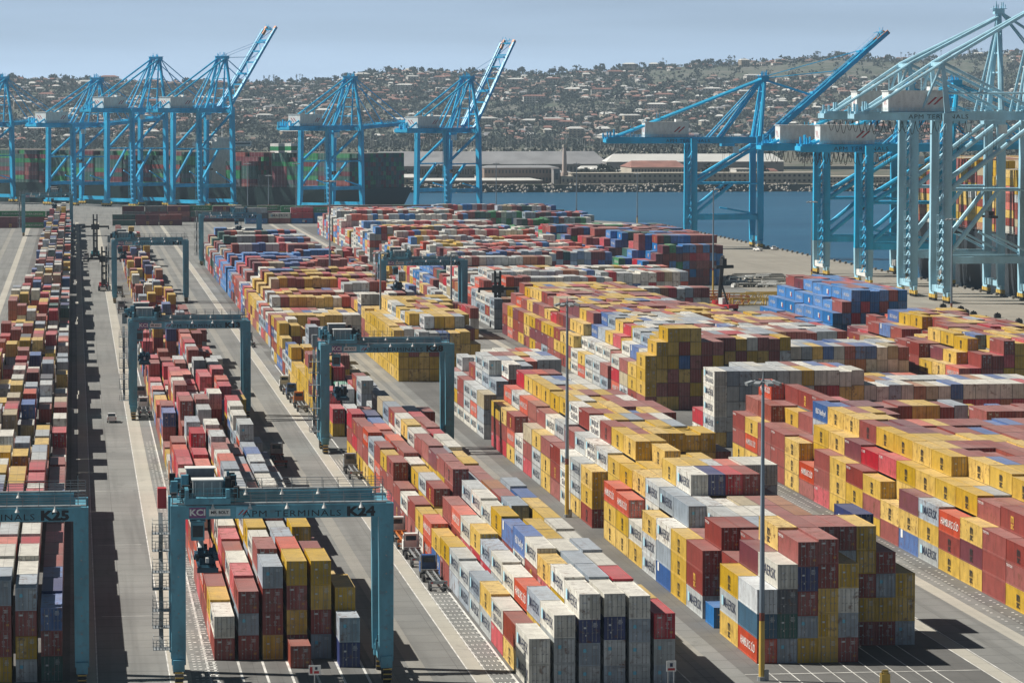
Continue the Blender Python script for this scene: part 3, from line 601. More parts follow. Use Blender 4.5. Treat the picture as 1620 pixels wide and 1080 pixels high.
RT = [('blue yard gantry marked K24 standing nearest the camera over its stacks', 23.1, 409.3, 'K24', -0.72, 13.4),
      ('blue yard gantry marked K25 cut off by the left frame edge', -11.4, 409.0, 'K25', -0.5, 16),
      ('blue yard gantry marked K13 beyond the near gantry on the left road', 23.6, 752, 'K13', -0.8, 12),
      ('blue yard gantry marked K28 in the central block behind the parked trucks', 58.3, 676, 'K28', -0.72, 10.5),
      ('blue yard gantry marked K21 far up the left road beside the red lift truck', 24.6, 1190, 'K21', -0.75, 15),
      ('blue-grey yard gantry behind the stepped yellow stack', 100, 1033, 'K26', -0.6, 12),
      ('small distant gantry over the far end of the central rows', 62.8, 1462, 'K17', 0.3, 14),
      ('small distant gantry at the far left end of the yard', -13.5, 1790, 'K30', 0.3, 14)]
for a in RT: rtg(*a)
# ------------------------------------------------------------------ ship-to-shore cranes
def sts(label, loc, rz, hg, ha, boom, mat, legm=None, name_text=False, blen=62, back=24, L=24.0, lod=1, apexx=3.0, house=True, mono=False):
    t = thing('quay_crane', label, 'quay crane', loc, rz, 'ship-to-shore cranes on the quay')
    g2 = 15.2; l2 = L / 2; mt = M[mat]; lm = [mt, M[legm or mat]]
    for sx in (-1, 1):
        for sy in (-1, 1):
            mb = MB(); top = hg + (2.4 if sx < 0 else 3.4)
            mb.beam((sx * g2, sy * l2, 3.5), (sx * g2, sy * l2 * 0.96, 13), 2.2, 2.3, 1 if legm else 0, 2.5, 2.8)
            mb.beam((sx * g2, sy * l2 * 0.96, 13), (sx * g2, sy * l2 * 0.9, top), 2.4, 2.7, 0)
            mb.build('leg', lm, t)
            bo = MB()
            for k in range(4):
                bo.box(sx * g2, sy * l2 + (k - 1.5) * 2.2, 0.9, 1.0, 1.7, 1.3, 1); bo.cyl((sx * g2 - 0.5, sy * l2 + (k - 1.5) * 2.2, 0.55), (sx * g2 + 0.5, sy * l2 + (k - 1.5) * 2.2, 0.55), 0.55, n=8, mi=0)
            bo.box(sx * g2, sy * l2, 2.2, 1.1, 6.5, 1.4, 2); bo.build('bogie', [M['dark'], M['yellow'], lm[1]], t)
    for sx in (-1, 1):
        s = MB(); s.box(sx * g2, 0, 3.2, 1.5, L - 2, 2.2, 0); s.build('sill_beam', M['white'] if legm else mt, t)
        s = MB(); s.box(sx * g2, 0, hg - 0.2, 1.6, L - 3, 2.2); s.build('cross_beam', mt, t)
    for sy in (-1, 1):
        y = sy * l2 * 0.95
        p = MB(); p.box(0, y, 13.0, 2 * g2 - 1.6, 1.4, 2.2); p.build('portal_beam', mt, t)
        p = MB(); p.cyl((-g2, y, 15.2), (g2 * 0.15, y * 0.98, hg * 0.62), 0.8, n=8); p.cyl((-g2 + 0.5, y, hg * 0.62), (g2 - 0.5, y, hg * 0.62), 0.4, n=8)
        p.cyl((g2, y, 15.2), (0, y, hg * 0.38), 0.4, n=8); p.cyl((-g2 + 0.6, y * 0.95, hg * 0.62), (g2 - 0.5, y * 0.95, hg - 0.5), 0.85, n=8)
        p.build('diagonal_brace', mt, t)
    gx0 = -g2 - back; gx1 = g2 + 3
    for sy in (-1, 1):
        y = sy * 3.6
        gb = MB(); gb.box((gx0 + gx1) / 2, y, hg + 0.1, gx1 - gx0, 1.5, 2.9); gb.box((gx0 + gx1) / 2, y + sy * 1.4, hg + 2.9, gx1 - gx0, 1.1, 0.1); gbo = gb.build('girder', mt, t)
        r_ = MB(); rail_line(r_, gx0, gx1, y + sy * 1.9, hg + 3.0, 26); r_.build('railing', mt, gbo)
        if name_text and sy == name_text:
            x = MB(); x.mesh(text('APM TERMINALS', 2.0, 0, 0.0, 1.12), onface(-g2 - 2, y - 0.79 if name_text < 0 else y + 0.79, hg + 1.2, *FRONT, 1.25)); x.build('lettering', M['black'], gbo)
    tb = MB()
    for k in range(9): tb.box(gx0 + 0.5 + (gx1 - gx0 - 1) * k / 8, 0, hg + 0.4, 0.9, 5.9, 1.2)
    tb.build('girder_tie', mt, t)
    # boom, hinged at the waterside end
    a = R(boom); hx, hz = gx1 + 0.2, hg + 1.3
    def bp(s, y, dz=0.0): return Vector((hx + s * math.cos(a) - dz * math.sin(a), y, hz + s * math.sin(a) + dz * math.cos(a)))
    for sy in (-1, 1):
        b1 = MB(); b1.beam(bp(0, sy * 4.3), bp(blen, sy * 4.1), 1.3, 2.2, 0, 1.1, 1.7); b1.beam(bp(2, sy * 5.2, 1.3), bp(blen - 2, sy * 4.8, 1.3), 0.9, 0.1)
        for k in range(26): b1.beam(bp(2 + k * (blen - 4) / 25, sy * 5.3, 1.3), bp(2 + k * (blen - 4) / 25, sy * 5.3, 2.4), 0.07, 0.07)
        b1.beam(bp(2, sy * 5.3, 2.4), bp(blen - 2, sy * 5.3, 2.4), 0.07, 0.07); b1.build('boom_girder', mt, t)
    bt = MB()
    for k in range(8):
        s0 = 3 + k * (blen - 5) / 7; bt.beam(bp(s0, -3.2, 0.3), bp(s0, 3.2, 0.3), 0.8, 0.9)
        if k < 7: s1 = s0 + (blen - 5) / 7; bt.beam(bp(s0, -3.2 if k % 2 else 3.2, 0.4), bp(s1, 3.2 if k % 2 else -3.2, 0.4), 0.35, 0.35)
    for k in range(10): bt.beam(bp(blen - 1 + rnd.uniform(-4, 1), rnd.uniform(-4, 4), 1), bp(blen + rnd.uniform(-4, 1), rnd.uniform(-4, 4), rnd.uniform(1.8, 3.4)), 0.2, 0.2)
    bt.build('boom_tie', mt, t)
    bs = MB(); bs.beam(bp(blen * 0.8, -3.4, 1.5), bp(blen * 0.8, 3.4, 1.5), 1.6, 1.0); bs.beam(bp(blen * 0.42, -3.4, 1.5), bp(blen * 0.42, 3.4, 1.5), 1.6, 1.0)
    if boom > 20: bs.beam(bp(blen - 6, -3.9), bp(blen + 0.4, -3.9), 1.5, 1.9, 1); bs.beam(bp(blen - 6, 3.9), bp(blen + 0.4, 3.9), 1.5, 1.9, 1)
    bs.build('boom_bracket', [mt, M['orange']], t)
    # A-frame and stays
    ax = g2 + apexx; ap = MB()
    for sy in (-1, 1):
        ap.cyl((g2, sy * l2 * 0.9, hg + 3), (ax, sy * (0.6 if mono else 3.4), ha), 1.1, 0.85, 8)
        if not mono: ap.cyl((-g2 * 0.15, sy * 4.4, hg + 2.4), (ax - 1.0, sy * 3.2, ha - 1), 0.6, 0.5, 8)
        ap.cyl((g2 - (6 if mono else 1), sy * 4.4, hg + 2.4), (ax + 0.4, sy * (0.5 if mono else 2.0), ha - 1), 0.5, n=8)
    ap.box(ax, 0, ha - 0.9, 3.4, 9 if not mono else 3, 1.8); ap.box(ax, 0, ha + 0.9, 5.0, 9.5 if not mono else 4, 0.15)
    for k in range(12): ap.box(ax + rnd.uniform(-2.2, 2.2), rnd.uniform(-4, 4) * (0.4 if mono else 1), ha + 1, 0.25, 0.25, rnd.uniform(0.6, 2.6))
    for k in range(1, 5): z = hg + 3 + (ha - hg - 4) * k / 5; yy = l2 * 0.9 + (3.4 - l2 * 0.9) * k / 5; ap.beam((g2 + apexx * k / 5, -yy, z), (g2 + apexx * k / 5, yy, z), 0.5, 0.5)
    ap.build('apex_frame', mt, t)
    sy_ = MB()
    if mono:
        py_ = MB()
        for sy in (-1, 1):
            tp = Vector((-g2 - 1.5, sy * 7.5, hg + 19)); py_.beam((-g2, sy * l2 * 0.9, hg + 2.4), tp, 1.6, 1.8, 0, 0.9, 1.1); py_.cyl(tp, (g2 + 1, sy * 6, hg + 3), 0.5, n=8); py_.cyl((-g2, sy * l2 * 0.9, hg + 9), (g2, sy * l2 * 0.9, hg + 9), 0.35, n=8)
            py_.cyl(tp, (-g2 - 8, sy * 4, hg + 2.4), 0.45, n=8)
            sy_.cyl(tp, (ax - 0.5, sy * 1.5, ha - 2), 0.62, n=8); sy_.cyl(tp, (gx0 + 3, sy * 3.6, hg + 2.6), 0.55, n=8)
        py_.box(-g2 - 1.5, 0, hg + 18, 1.0, 15, 1.2); py_.build('pylon', mt, t)
    for sy in (-1, 1):
        y = sy * (0.8 if mono else 3.3)
        if not mono: sy_.cyl((ax - 1, y, ha - 0.6), (gx0 + 3.0, sy * 3.6, hg + 2.6), 0.55, n=8); sy_.cyl((ax - 1, y, ha - 0.6), (-g2 * 0.5, sy * 4.0, hg + 2.6), 0.36, n=8)
        if boom < 20:
            for s, z in ((0.42, 0.5), (0.8, 0.5)): sy_.cyl((ax + 1, y, ha - 0.4), bp(blen * s, sy * 3.5, 1.6), 0.3, n=6)
        else:
            m1 = bp(blen * 0.62, sy * 3.6, 1.6); sy_.cyl((ax + 1, y, ha), m1, 0.16, n=5); sy_.cyl((ax + 1, y * 0.8, ha + 0.8), bp(blen * 0.8, sy * 3, 2.0), 0.10, n=5)
            sy_.cyl((ax + 1, y, ha - 1), bp(blen * 0.40, sy * 3.5, 1.5), 0.3, n=6)
    for k in range(3): sy_.beam((gx0 + 12 + 6 * k, -3.6, hg + 2.4), (gx0 + 12 + 6 * k, -3.6, hg + 8 + 3 * k), 0.2, 0.2); sy_.beam((gx0 + 12 + 6 * k, 3.6, hg + 2.4), (gx0 + 12 + 6 * k, 3.6, hg + 8 + 3 * k), 0.2, 0.2)
    sy_.build('stay', mt, t)
    if house:
        mx = -g2 - back * 0.30; mh = MB(); mh.box(mx, 0, hg + 3.0, 20, 9.5, 6.6); mh.box(mx, 0, hg + 9.62, 20.6, 10, 0.25); mh.box(mx + 6, 0, hg + 9.9, 3, 4, 1.2)
        for k in range(9): mh.box(mx - 9 + 2.25 * k, -4.78, hg + 3.2, 0.12, 0.1, 6.2); mh.box(mx - 9 + 2.25 * k, 4.78, hg + 3.2, 0.12, 0.1, 6.2)
        mho = mh.build('machinery_house', M['white'], t)
        for sgn in (-1, 1):
            sl = MB()
            for k in (0, 2.0): sl.add([(mx + 3 + k, sgn * 4.86, hg + 5.2), (mx + 3.7 + k, sgn * 4.86, hg + 5.2), (mx + 6.4 + k, sgn * 4.86, hg + 7.6), (mx + 5.7 + k, sgn * 4.86, hg + 7.7)], [(0, 1, 2, 3)])
            sl.build('slash_emblem', M['red'], mho)
        sl = MB()
        for k in (0, 2.0): sl.add([(mx - 10.03, -2 + k, hg + 5.2), (mx - 10.03, -1.4 + k, hg + 5.2), (mx - 10.03, 0.9 + k, hg + 7.6), (mx - 10.03, 0.3 + k, hg + 7.7)], [(0, 1, 2, 3)])
        sl.build('slash_emblem', M['red'], mho)
        pf = MB(); pf.box(mx, 0, hg + 2.5, 26, 13, 0.3); rail_line(pf, mx - 13, mx + 13, -6.4, hg + 2.8, 12); rail_line(pf, mx - 13, mx + 13, 6.4, hg + 2.8, 12); pf.box(gx0 + 2, 0, hg + 0.6, 5, 10, 1.6)
        for k in range(8): pf.box(gx0 + rnd.uniform(-1, 5), rnd.uniform(-4, 4), hg + 2.2, 0.6, 0.8, rnd.uniform(1, 4.5))
        pf.build('machinery_platform', mt, t)
    tc_ = MB(); tx = g2 * 0.1 + back * 0.0
    tc_.box(tx, 0, hg - 1.2, 6, 6.4, 1.2); tco = tc_.build('trolley', mt, t)
    cb = MB(); cb.box(tx + 4.2, 0, hg - 4.4, 2.4, 2.4, 3.0); cb.build('operator_cab', M['white'], t)
    zs = 20 + rnd.random() * 8; sp = MB(); sp.box(tx, 0, zs, 2.4, 12, 0.8); sp.box(tx, 0, zs + 0.8, 1.8, 4, 1.4)
    for sx in (-1, 1):
        for sy in (-2, 2): sp.cyl((tx + sx, sy, zs + 1.5), (tx + sx * 1.8, sy, hg - 1), 0.05, n=4, mi=1)
    sp.build('spreader', [M['dark'], M['dark']], t)
    fe = MB()                                                                                   # festoon cables hanging in loops
    n_ = 18
    for k in range(n_):
        x0 = gx0 + 1 + k * (back + 8) / n_; w_ = (back + 8) / n_; y = -5.2
        pts = [Vector((x0 + w_ * u, y, hg - 0.2 - (3.4 + (k % 3) * 0.5) * (1 - (2 * u - 1) ** 2))) for u in (0, .15, .35, .5, .65, .85, 1)]
        for p, q in zip(pts, pts[1:]): fe.cyl(p, q, 0.09, n=4)
    fe.build('festoon_cable', M['dark'], t)
    sw = MB(); x = -g2 - 2.0; y = -l2                                                           # stair tower up a landside leg
    nf = int((hg - 6) / 3)
    for k in range(nf):
        z = 5 + 3 * k; sw.box(x, y, z, 2.4, 2.4, 0.1); sw.beam((x - 0.9, y - 0.9, z), (x + 0.9, y - 0.3, z + 3), 0.7, 0.1)
        for ax_, ay in ((-1.2, -1.2), (1.2, -1.2), (-1.2, 1.2), (1.2, 1.2)): sw.box(x + ax_, y + ay, z, 0.12, 0.12, 3.0)
        for dz in (0.55, 1.1): sw.box(x, y - 1.2, z + dz, 2.4, 0.06, 0.06); sw.box(x - 1.2, y, z + dz, 0.06, 2.4, 0.06)
    sw.build('stair_tower', mt, t)
    return t
az = math.atan2(QV.y, QV.x)
def qc(px, label, hg, ha, boom, **k):
    t = ((px - VPX) * QO.y - FPX * QO.x) / (FPX * QU.x - (px - VPX) * QU.y)
    sts(label, quay(t, 0), az, hg, ha, boom, 'crane_blue', **k)
qc(-24, 'blue quay crane cut off by the left edge of the frame', 50, 82, 4, back=26)
qc(122, 'lower blue quay crane second from the left with its boom down', 50, 81, 4, back=26)
qc(214, 'tall blue quay crane with boom down left of the one with its boom raised', 59.5, 94, 3, back=30)
qc(318, 'tall blue quay crane at left with its boom raised to an orange tip', 59.5, 94, 49, back=30, blen=70)
qc(520, 'blue quay crane standing before the ship stern with its boom down', 49, 81, 3, back=28)
qc(706, 'blue quay crane with raised boom standing alone against the water', 48, 80.5, 53, back=28, blen=67)
sts('blue quay crane with long raised boom on the right-hand quay', (293, 1605, 0), 0.0, 47.3, 77, 41, 'crane_blue', blen=75, back=39, name_text=-1, L=20)
sts('blue quay crane second from far on the right-hand quay behind the pale cranes', (299, 1346, 0), 0.0, 47.5, 72, 2, 'crane_blue', 'crane_pale', back=24, L=19)
sts('blue quay crane third along the right-hand quay beside the pale cranes', (299, 1272, 0), 0.0, 48, 73, 2, 'crane_blue', 'crane_pale', back=24, L=19, name_text=-1)
sts('pale blue quay crane second nearest at right just behind the nearest one', (299, 1203, 0), 0.0, 60, 97, 2, 'crane_pale', None, back=30, name_text=-1, L=19, mono=True, apexx=1)
sts('pale blue quay crane nearest at right with black lettering on its girder', (300, 1160, 0), 0.0, 60, 99, 2, 'crane_pale', None, back=30, name_text=-1, L=19, mono=True, apexx=1)
# ------------------------------------------------------------------ container meshes
def verts_of(d):
    if 'rz' in d:
        c, s = math.cos(d['rz']), math.sin(d['rz']); ex = Vector((c, s, 0)); ey = Vector((-s, c, 0)); o = Vector((d['x'], d['y'], 0))
        b4 = [o + ex * i * d['L'] + ey * (j - 0.5) * d['W'] for i, j in ((0, 0), (1, 0), (1, 1), (0, 1))]
        b4 = [(v.x, v.y) for v in b4]
    else:
        x, y, W, L = d['x'], d['y'], d['W'], d['L']; b4 = [(x, y), (x + W, y), (x + W, y + L), (x, y + L)]
    z = d['z']; return [(a, b_, z) for a, b_ in b4] + [(a, b_, z + d['h']) for a, b_ in b4]
# which faces are open to view
cell = {}
for i, d in enumerate(boxes):
    if d['b'] in ('ship', 'T'): continue
    cell.setdefault((d['b'], round(d['x'] * 2), int(d['y'] // 3)), []).append(i)
tops = {}
for d in boxes:
    if d['b'] in ('ship', 'T'): continue
    k = (round(d['x'] / 0.7), round(d['y'] / 4)); tops.setdefault(d['b'], []).append(d)
def stackmap():
    s = {}
    for d in boxes:
        if 'rz' in d or d['b'] == 'T' or d['L'] < 12: continue
        key = (round(d['x'], 2), round(d['y'], 2)); s[key] = max(s.get(key, 0), d['z'] + d['h'])
    return s
SM = stackmap()
bv, bf = [], []
for i, d in enumerate(boxes):
    k = len(bv); bv += verts_of(d); bf += [tuple(k + j for j in q) for q in ((0, 3, 2, 1), (4, 5, 6, 7), (0, 1, 5, 4), (1, 2, 6, 5), (2, 3, 7, 6), (3, 0, 4, 7))]
tree = BVHTree.FromPolygons(bv, bf)
def seen(d):
    vs = [Vector(v) for v in verts_of(d)]
    tot = 0.0; fr = [0, 0, 0]
    for fi, q in enumerate(((0, 1, 5, 4), (3, 0, 4, 7), (4, 5, 6, 7))):
        a, b_, c, e = (vs[j] for j in q)
        nrm = (b_ - a).cross(e - a)
        if nrm.dot(EYE - a) <= 0: continue
        ps = [proj(v)[:2] for v in (a, b_, c, e)]
        ar = 0.5 * abs(sum(ps[j][0] * ps[(j + 1) % 4][1] - ps[(j + 1) % 4][0] * ps[j][1] for j in range(4)))
        hit = 0
        for u in (0.15, 0.5, 0.85):
            for v_ in (0.15, 0.5, 0.85):
                p = a + (b_ - a) * u + (e - a) * v_ + nrm.normalized() * 0.04
                x, y, _ = proj(p)
                if not (0 <= x < 1620 and 0 <= y < 1080): continue
                dr = EYE - p
                if tree.ray_cast(p, dr.normalized(), dr.length)[0] is None: hit += 1
        fr[fi] = hit / 9; tot += ar * hit / 9
    return tot, fr
for d in boxes:
    key = (round(d['x'], 2), round(d['y'], 2))
    near = d['y'] < 1000
    d['area'], d['fr'] = seen(d)
order = sorted((d for d in boxes if d['b'] != 'ship'), key=lambda d: -d['area'])
solo = order[:300]
for d in solo: d['solo'] = True
print('boxes', len(boxes), 'visible', sum(1 for d in boxes if d['area'] > 0), 'smallest of 300', solo[-1]['area'])
# one container of each size, with its parts
def body_mesh(L, h):
    mb = MB(); W = CW; p = 0.12
    for x in (p / 2, W - p / 2):
        for y in (p / 2, L - p / 2): mb.box(x, y, 0, p, p, h)                   # corner posts
    for x in (p / 2, W - p / 2):
        mb.box(x, L / 2, h - 0.11, p, L - 2 * p - 0.004, 0.11); mb.box(x, L / 2, 0, p, L - 2 * p - 0.004, 0.15)      # rails
    for y in (p / 2, L - p / 2):
        mb.box(W / 2, y, h - 0.12, W - 2 * p - 0.004, p, 0.12); mb.box(W / 2, y, 0, W - 2 * p - 0.004, p, 0.16)
    for x in (0.082, W - 0.082):
        for y in (0.084, L - 0.084):
            for z in (-0.012, h - 0.11): mb.box(x, y, z, 0.19, 0.19, 0.122)         # corner castings
    nw = int((L - 2 * p) / 0.278); st = (L - 2 * p) / nw
    for s, x in ((-1, 0.03), (1, W - 0.03)):                                        # corrugated sides
        pts = []
        for k in range(nw):
            y = p + k * st
            pts += [(x, y), (x, y + st * 0.26), (x - s * 0.036, y + st * 0.5), (x - s * 0.036, y + st * 0.76)]
        pts.append((x, L - p))
        b0 = len(mb.v)
        mb.v += [(a, y, 0.13) for a, y in pts] + [(a, y, h - 0.1) for a, y in pts]; q = len(pts)
        for k in range(q - 1):
            f = (b0 + k, b0 + k + 1, b0 + q + k + 1, b0 + q + k); mb.f.append(f if s > 0 else f[::-1]); mb.m.append(0)
    b0 = len(mb.v); pts = []
    nr = int((L - 2 * p) / 0.42); st = (L - 2 * p) / nr
    for k in range(nr):
        y = p + k * st; pts += [(y, h - 0.035), (y + st * 0.4, h - 0.035), (y + st * 0.5, h - 0.055), (y + st * 0.9, h - 0.055)]
    pts.append((L - p, h - 0.035)); q = len(pts)
    mb.v += [(p - 0.02, y, z) for y, z in pts] + [(W - p + 0.02, y, z) for y, z in pts]
    for k in range(q - 1): mb.f.append((b0 + q + k, b0 + q + k + 1, b0 + k + 1, b0 + k)); mb.m.append(0)
    mb.sheet(0.05, 0.05, W - 0.05, L - 0.05, 0.06)
    mb.box(W / 2, L - 0.05, 0.16, W - 2 * p - 0.004, 0.03, h - 0.29); mb.box(W / 2, 0.13, 0.16, W - 2 * p - 0.004, 0.03, h - 0.29)
    return mb.data('container_body', [M['cont']])
bodyM = {}
def body(L, h):
    k = (round(L, 1), round(h, 2))
    if k not in bodyM: bodyM[k] = body_mesh(L, h)
    return bodyM[k]
PLW = paint('placard_white', (0.62, 0.64, 0.64), 0.5, 0.05); PLB = paint('door_star_blue', (0.16, 0.50, 0.66), 0.5, 0.05); PLY = paint('warning_yellow', (0.6, 0.3, 0.03), 0.5, 0.05)
dM = {}
def door(h, side, kind):
    k = (round(h, 2), side, kind)
    if k in dM: return dM[k]
    mb = MB(); W = CW / 2 - 0.135; H_ = h - 0.31
    mb.box(0, 0.06, 0, W, 0.05, H_)
    for z in (0.18, 0.40, 0.62, 0.84): mb.box(0, 0.029, H_ * z - 0.13, W - 0.16, 0.014, 0.2)     # pressed panels
    q = random.Random(kind * 5 + side)
    fy = 0.02
    def plate(x, z, w, t, mi): mb.box(x, fy, z, w, 0.004, t, mi)
    if kind == 0:
        if side > 0:
            for z in (0.86, 0.80, 0.75): plate(0.05 + q.uniform(-.05, .05), H_ * z, q.uniform(0.35, 0.6), 0.07, 1)
            for j in range(5): plate(-0.25, H_ * (0.62 - 0.055 * j), q.uniform(0.2, 0.4), 0.05, 1)
            plate(0.22, H_ * 0.17, 0.3, 0.24, 3)
        else:
            plate(-0.05, H_ * 0.83, 0.5, 0.2, 1); plate(0.2, H_ * 0.4, 0.16, 0.16, 1); plate(-0.2, H_ * 0.2, 0.14, 0.14, 1)
    elif kind == 1:
        if side < 0: plate(0.0, H_ * 0.60, 0.40, 0.40, 2); plate(0.15, H_ * 0.2, 0.14, 0.2, 1)
        if side > 0:
            for j in range(3): plate(0.1, H_ * (0.9 - 0.05 * j), 0.5, 0.05, 1)
    else:
        if side > 0:
            for j in range(4): plate(0.1, H_ * (0.88 - 0.06 * j), q.uniform(0.3, 0.55), 0.06, 1)
        else: plate(0.0, H_ * 0.62, 0.28, 0.2, 1); plate(0.1, H_ * 0.25, 0.12, 0.18, 1)
    dM[k] = mb.data('container_door', [M['cont'], PLW, PLB, PLY]); return dM[k]
rM = {}
RODMAT = paint('galvanised_rod', (0.30, 0.29, 0.28), 0.45, 0.2)
def rod(h):
    k = round(h, 2)
    if k not in rM:
        mb = MB(); mb.cyl((0, 0, -0.08), (0, 0, h - 0.22), 0.03, n=6); mb.box(0.1, -0.02, 0.95, 0.26, 0.04, 0.05)
        for z in (0.1, 0.9, 1.7, h - 0.45): mb.box(0, 0.0, z, 0.11, 0.06, 0.07)
        rM[k] = mb.data('locking_rod', [RODMAT])
    return rM[k]
def marks(ch, L, h, a):
    """side lettering for the paint scheme: list of (text, size, centre along, height, tint, stretch)"""
    if L < 8: return []
    z = h * 0.5; q = random.Random(int(a * 1e6)); dx = q.choice((-0.5, -0.2, 0.0, 0.3, 0.6))
    if ch in 'GW': return [('MAERSK', 1.75, 5.4 + dx * 0.6, z, 'n', q.choice((1.22, 1.32))), ('*', 0, 10.3, z + 0.1, 's', 1)] if a < 0.82 or ch == 'G' else [('MAERSK', 1.25, 5.6, z + 0.62, 'n', 1.6), ('SEALAND', 1.25, 5.6, z - 0.66, 'n', 1.5), ('*', 0, 10.6, z + 0.5, 's', 1)]
    if ch == 'S': return [('MAERSK', 1.75, 5.4 + dx * 0.6, z, 'n', q.choice((1.22, 1.32))), ('*', 0, 10.3, z + 0.1, 's', 1)] if a < 0.75 else []
    if ch == 'Y': return [('m', 1.75, 5.9, z + 0.42, 'k', 1.2), ('sc', 1.45, 5.9, z - 0.55, 'k', 1.2)]
    if ch in 'MU': return [('m', 1.75, 5.9, z + 0.42, 'y' if a > .15 else 'k', 1.2), ('sc', 1.45, 5.9, z - 0.55, 'y' if a > .15 else 'k', 1.2)] if a < 0.3 else [('TRITON', 0.5, 10.4, h - 0.45, 'w', 1.6)] if a < .7 else []
    if ch == 'O': return [('HAMBURG SÜD', 1.45, 6.0 + dx, z, 'w', q.choice((0.85, 0.95)))]
    if ch == 'R': return [('K LINE', 0.6, 10.4, h - 0.5, 'w', 1.2)]
    if ch == 'B': return [('P&O Nedlloyd', 1.35, 5.7, z, 'w', 0.95)] if a < 0.7 else [('*', 0, 10.2, h - 0.6, 'w', 1)]
    if ch == 'N': return [('CMA CGM', 1.3, 6.0, z, 'w', 1.2)]
    if ch == 'C': return [('*', 0, 5.2, z, 'w', 1.5), ('*', 0, 4.2, z - 0.2, 'r', 0.8)] if a < 0.6 else [('HYUNDAI', 1.2, 6, z, 'w', 1.2)]
    if ch == 'E': return [('EVERGREEN', 1.35, 6.0, z, 'w', 1.2)]
    return []
TINT = {'n': (0.02, 0.03, 0.07), 's': (0.34, 0.58, 0.68), 'k': (0.025, 0.022, 0.02), 'y': (0.62, 0.36, 0.05), 'w': (0.72, 0.72, 0.70), 'r': (0.5, 0.03, 0.05)}
STAR = ([(-0.6, -0.6, 0), (0.6, -0.6, 0), (0.6, 0.6, 0), (-0.6, 0.6, 0)], [(0, 1, 2, 3)])
TM = {k: paint('lettering_' + k2, c, 0.6, 0.08) for (k, c), k2 in zip(TINT.items(), ('navy', 'sky', 'black', 'gold', 'white', 'red'))}
tM = {}
def letter_mesh(ch, L, h, a):
    ms = marks(ch, L, h, a)
    if not ms: return None
    key = (tuple(ms), round(h, 2))
    if key not in tM:
        mb = MB(); mats = []
        for st, sz, al, z, ti, sx in ms:
            if TM[ti] not in mats: mats.append(TM[ti])
            src = STAR if st == '*' else text(st, sz, 0.3 if st.startswith(('HAM', 'P&')) else 0.0, 0.03 if len(st) < 3 else 0.008, 1.08)
            mb.mesh(src, onface(-0.028, al, z, *LEFT, sx, 1.0), mats.index(TM[ti]))
        tM[key] = mb.data('side_lettering', mats)
    return tM[key]
BLK = {'A': 'leftmost block', 'B': 'near gantry block', 'C': 'central block', 'D': 'lamp-post block', 'E': 'far-right block', 'Y': 'yellow block', 'F': 'quayside block', 'T': 'far end row'}
ORD = ['bottom', 'second', 'third', 'fourth', 'fifth', 'sixth', 'seventh', 'eighth', 'ninth', 'tenth', 'eleventh', 'twelfth', 'thirteenth', 'fourteenth', 'fifteenth', 'sixteenth', 'seventeenth', 'eighteenth', 'nineteenth', 'twentieth'] + ['%dth' % i for i in range(21, 60)]
def nth(i): return 'first' if i == 0 else ORD[i]
rowsets = {}
for d in boxes: rowsets.setdefault(d['b'], set()).add(round(d['y'] / 7))
rows = {b: sorted(s) for b, s in rowsets.items()}
for s_ in solo:
    d = s_; ch = d['col']; kind = 1 if ch in 'GS' else 0 if ch in 'MUJRO' else 2
    tier = 'top' if d['t'] == d['n'] - 1 else ORD[d['t']]
    row = rows[d['b']].index(round(d['y'] / 7))
    small = 'short ' if d['L'] < 8 else ''
    lab = '%s%s container, %s tier, %s stack from left, %s row of %s' % (small, CNAME[ch], tier, nth(d['c']), nth(row), BLK[d['b']])
    t = thing('shipping_container', lab, 'container', (d['x'], d['y'], d['z']), 0, 'containers stacked in the yard')
    colr = COL[ch] + (1,)
    parts = [link('body', body(d['L'], d['h']), t)]
    if d['fr'][0] > 0.1:
        for sd in (-1, 1):
            dr = link('door', door(d['h'], sd, kind), t, (CW / 2 + sd * (CW / 4 - 0.062), 0.0, 0.165)); parts.append(dr)
            for rx in (-0.24, 0.2): link('locking_rod', rod(d['h']), dr, (rx, -0.02, 0.0))
    for p in parts: p.color = colr
    lm = letter_mesh(ch, d['L'], d['h'], d['a'])
    if lm and d['fr'][1] > 0.1: link('side_lettering', lm, t)
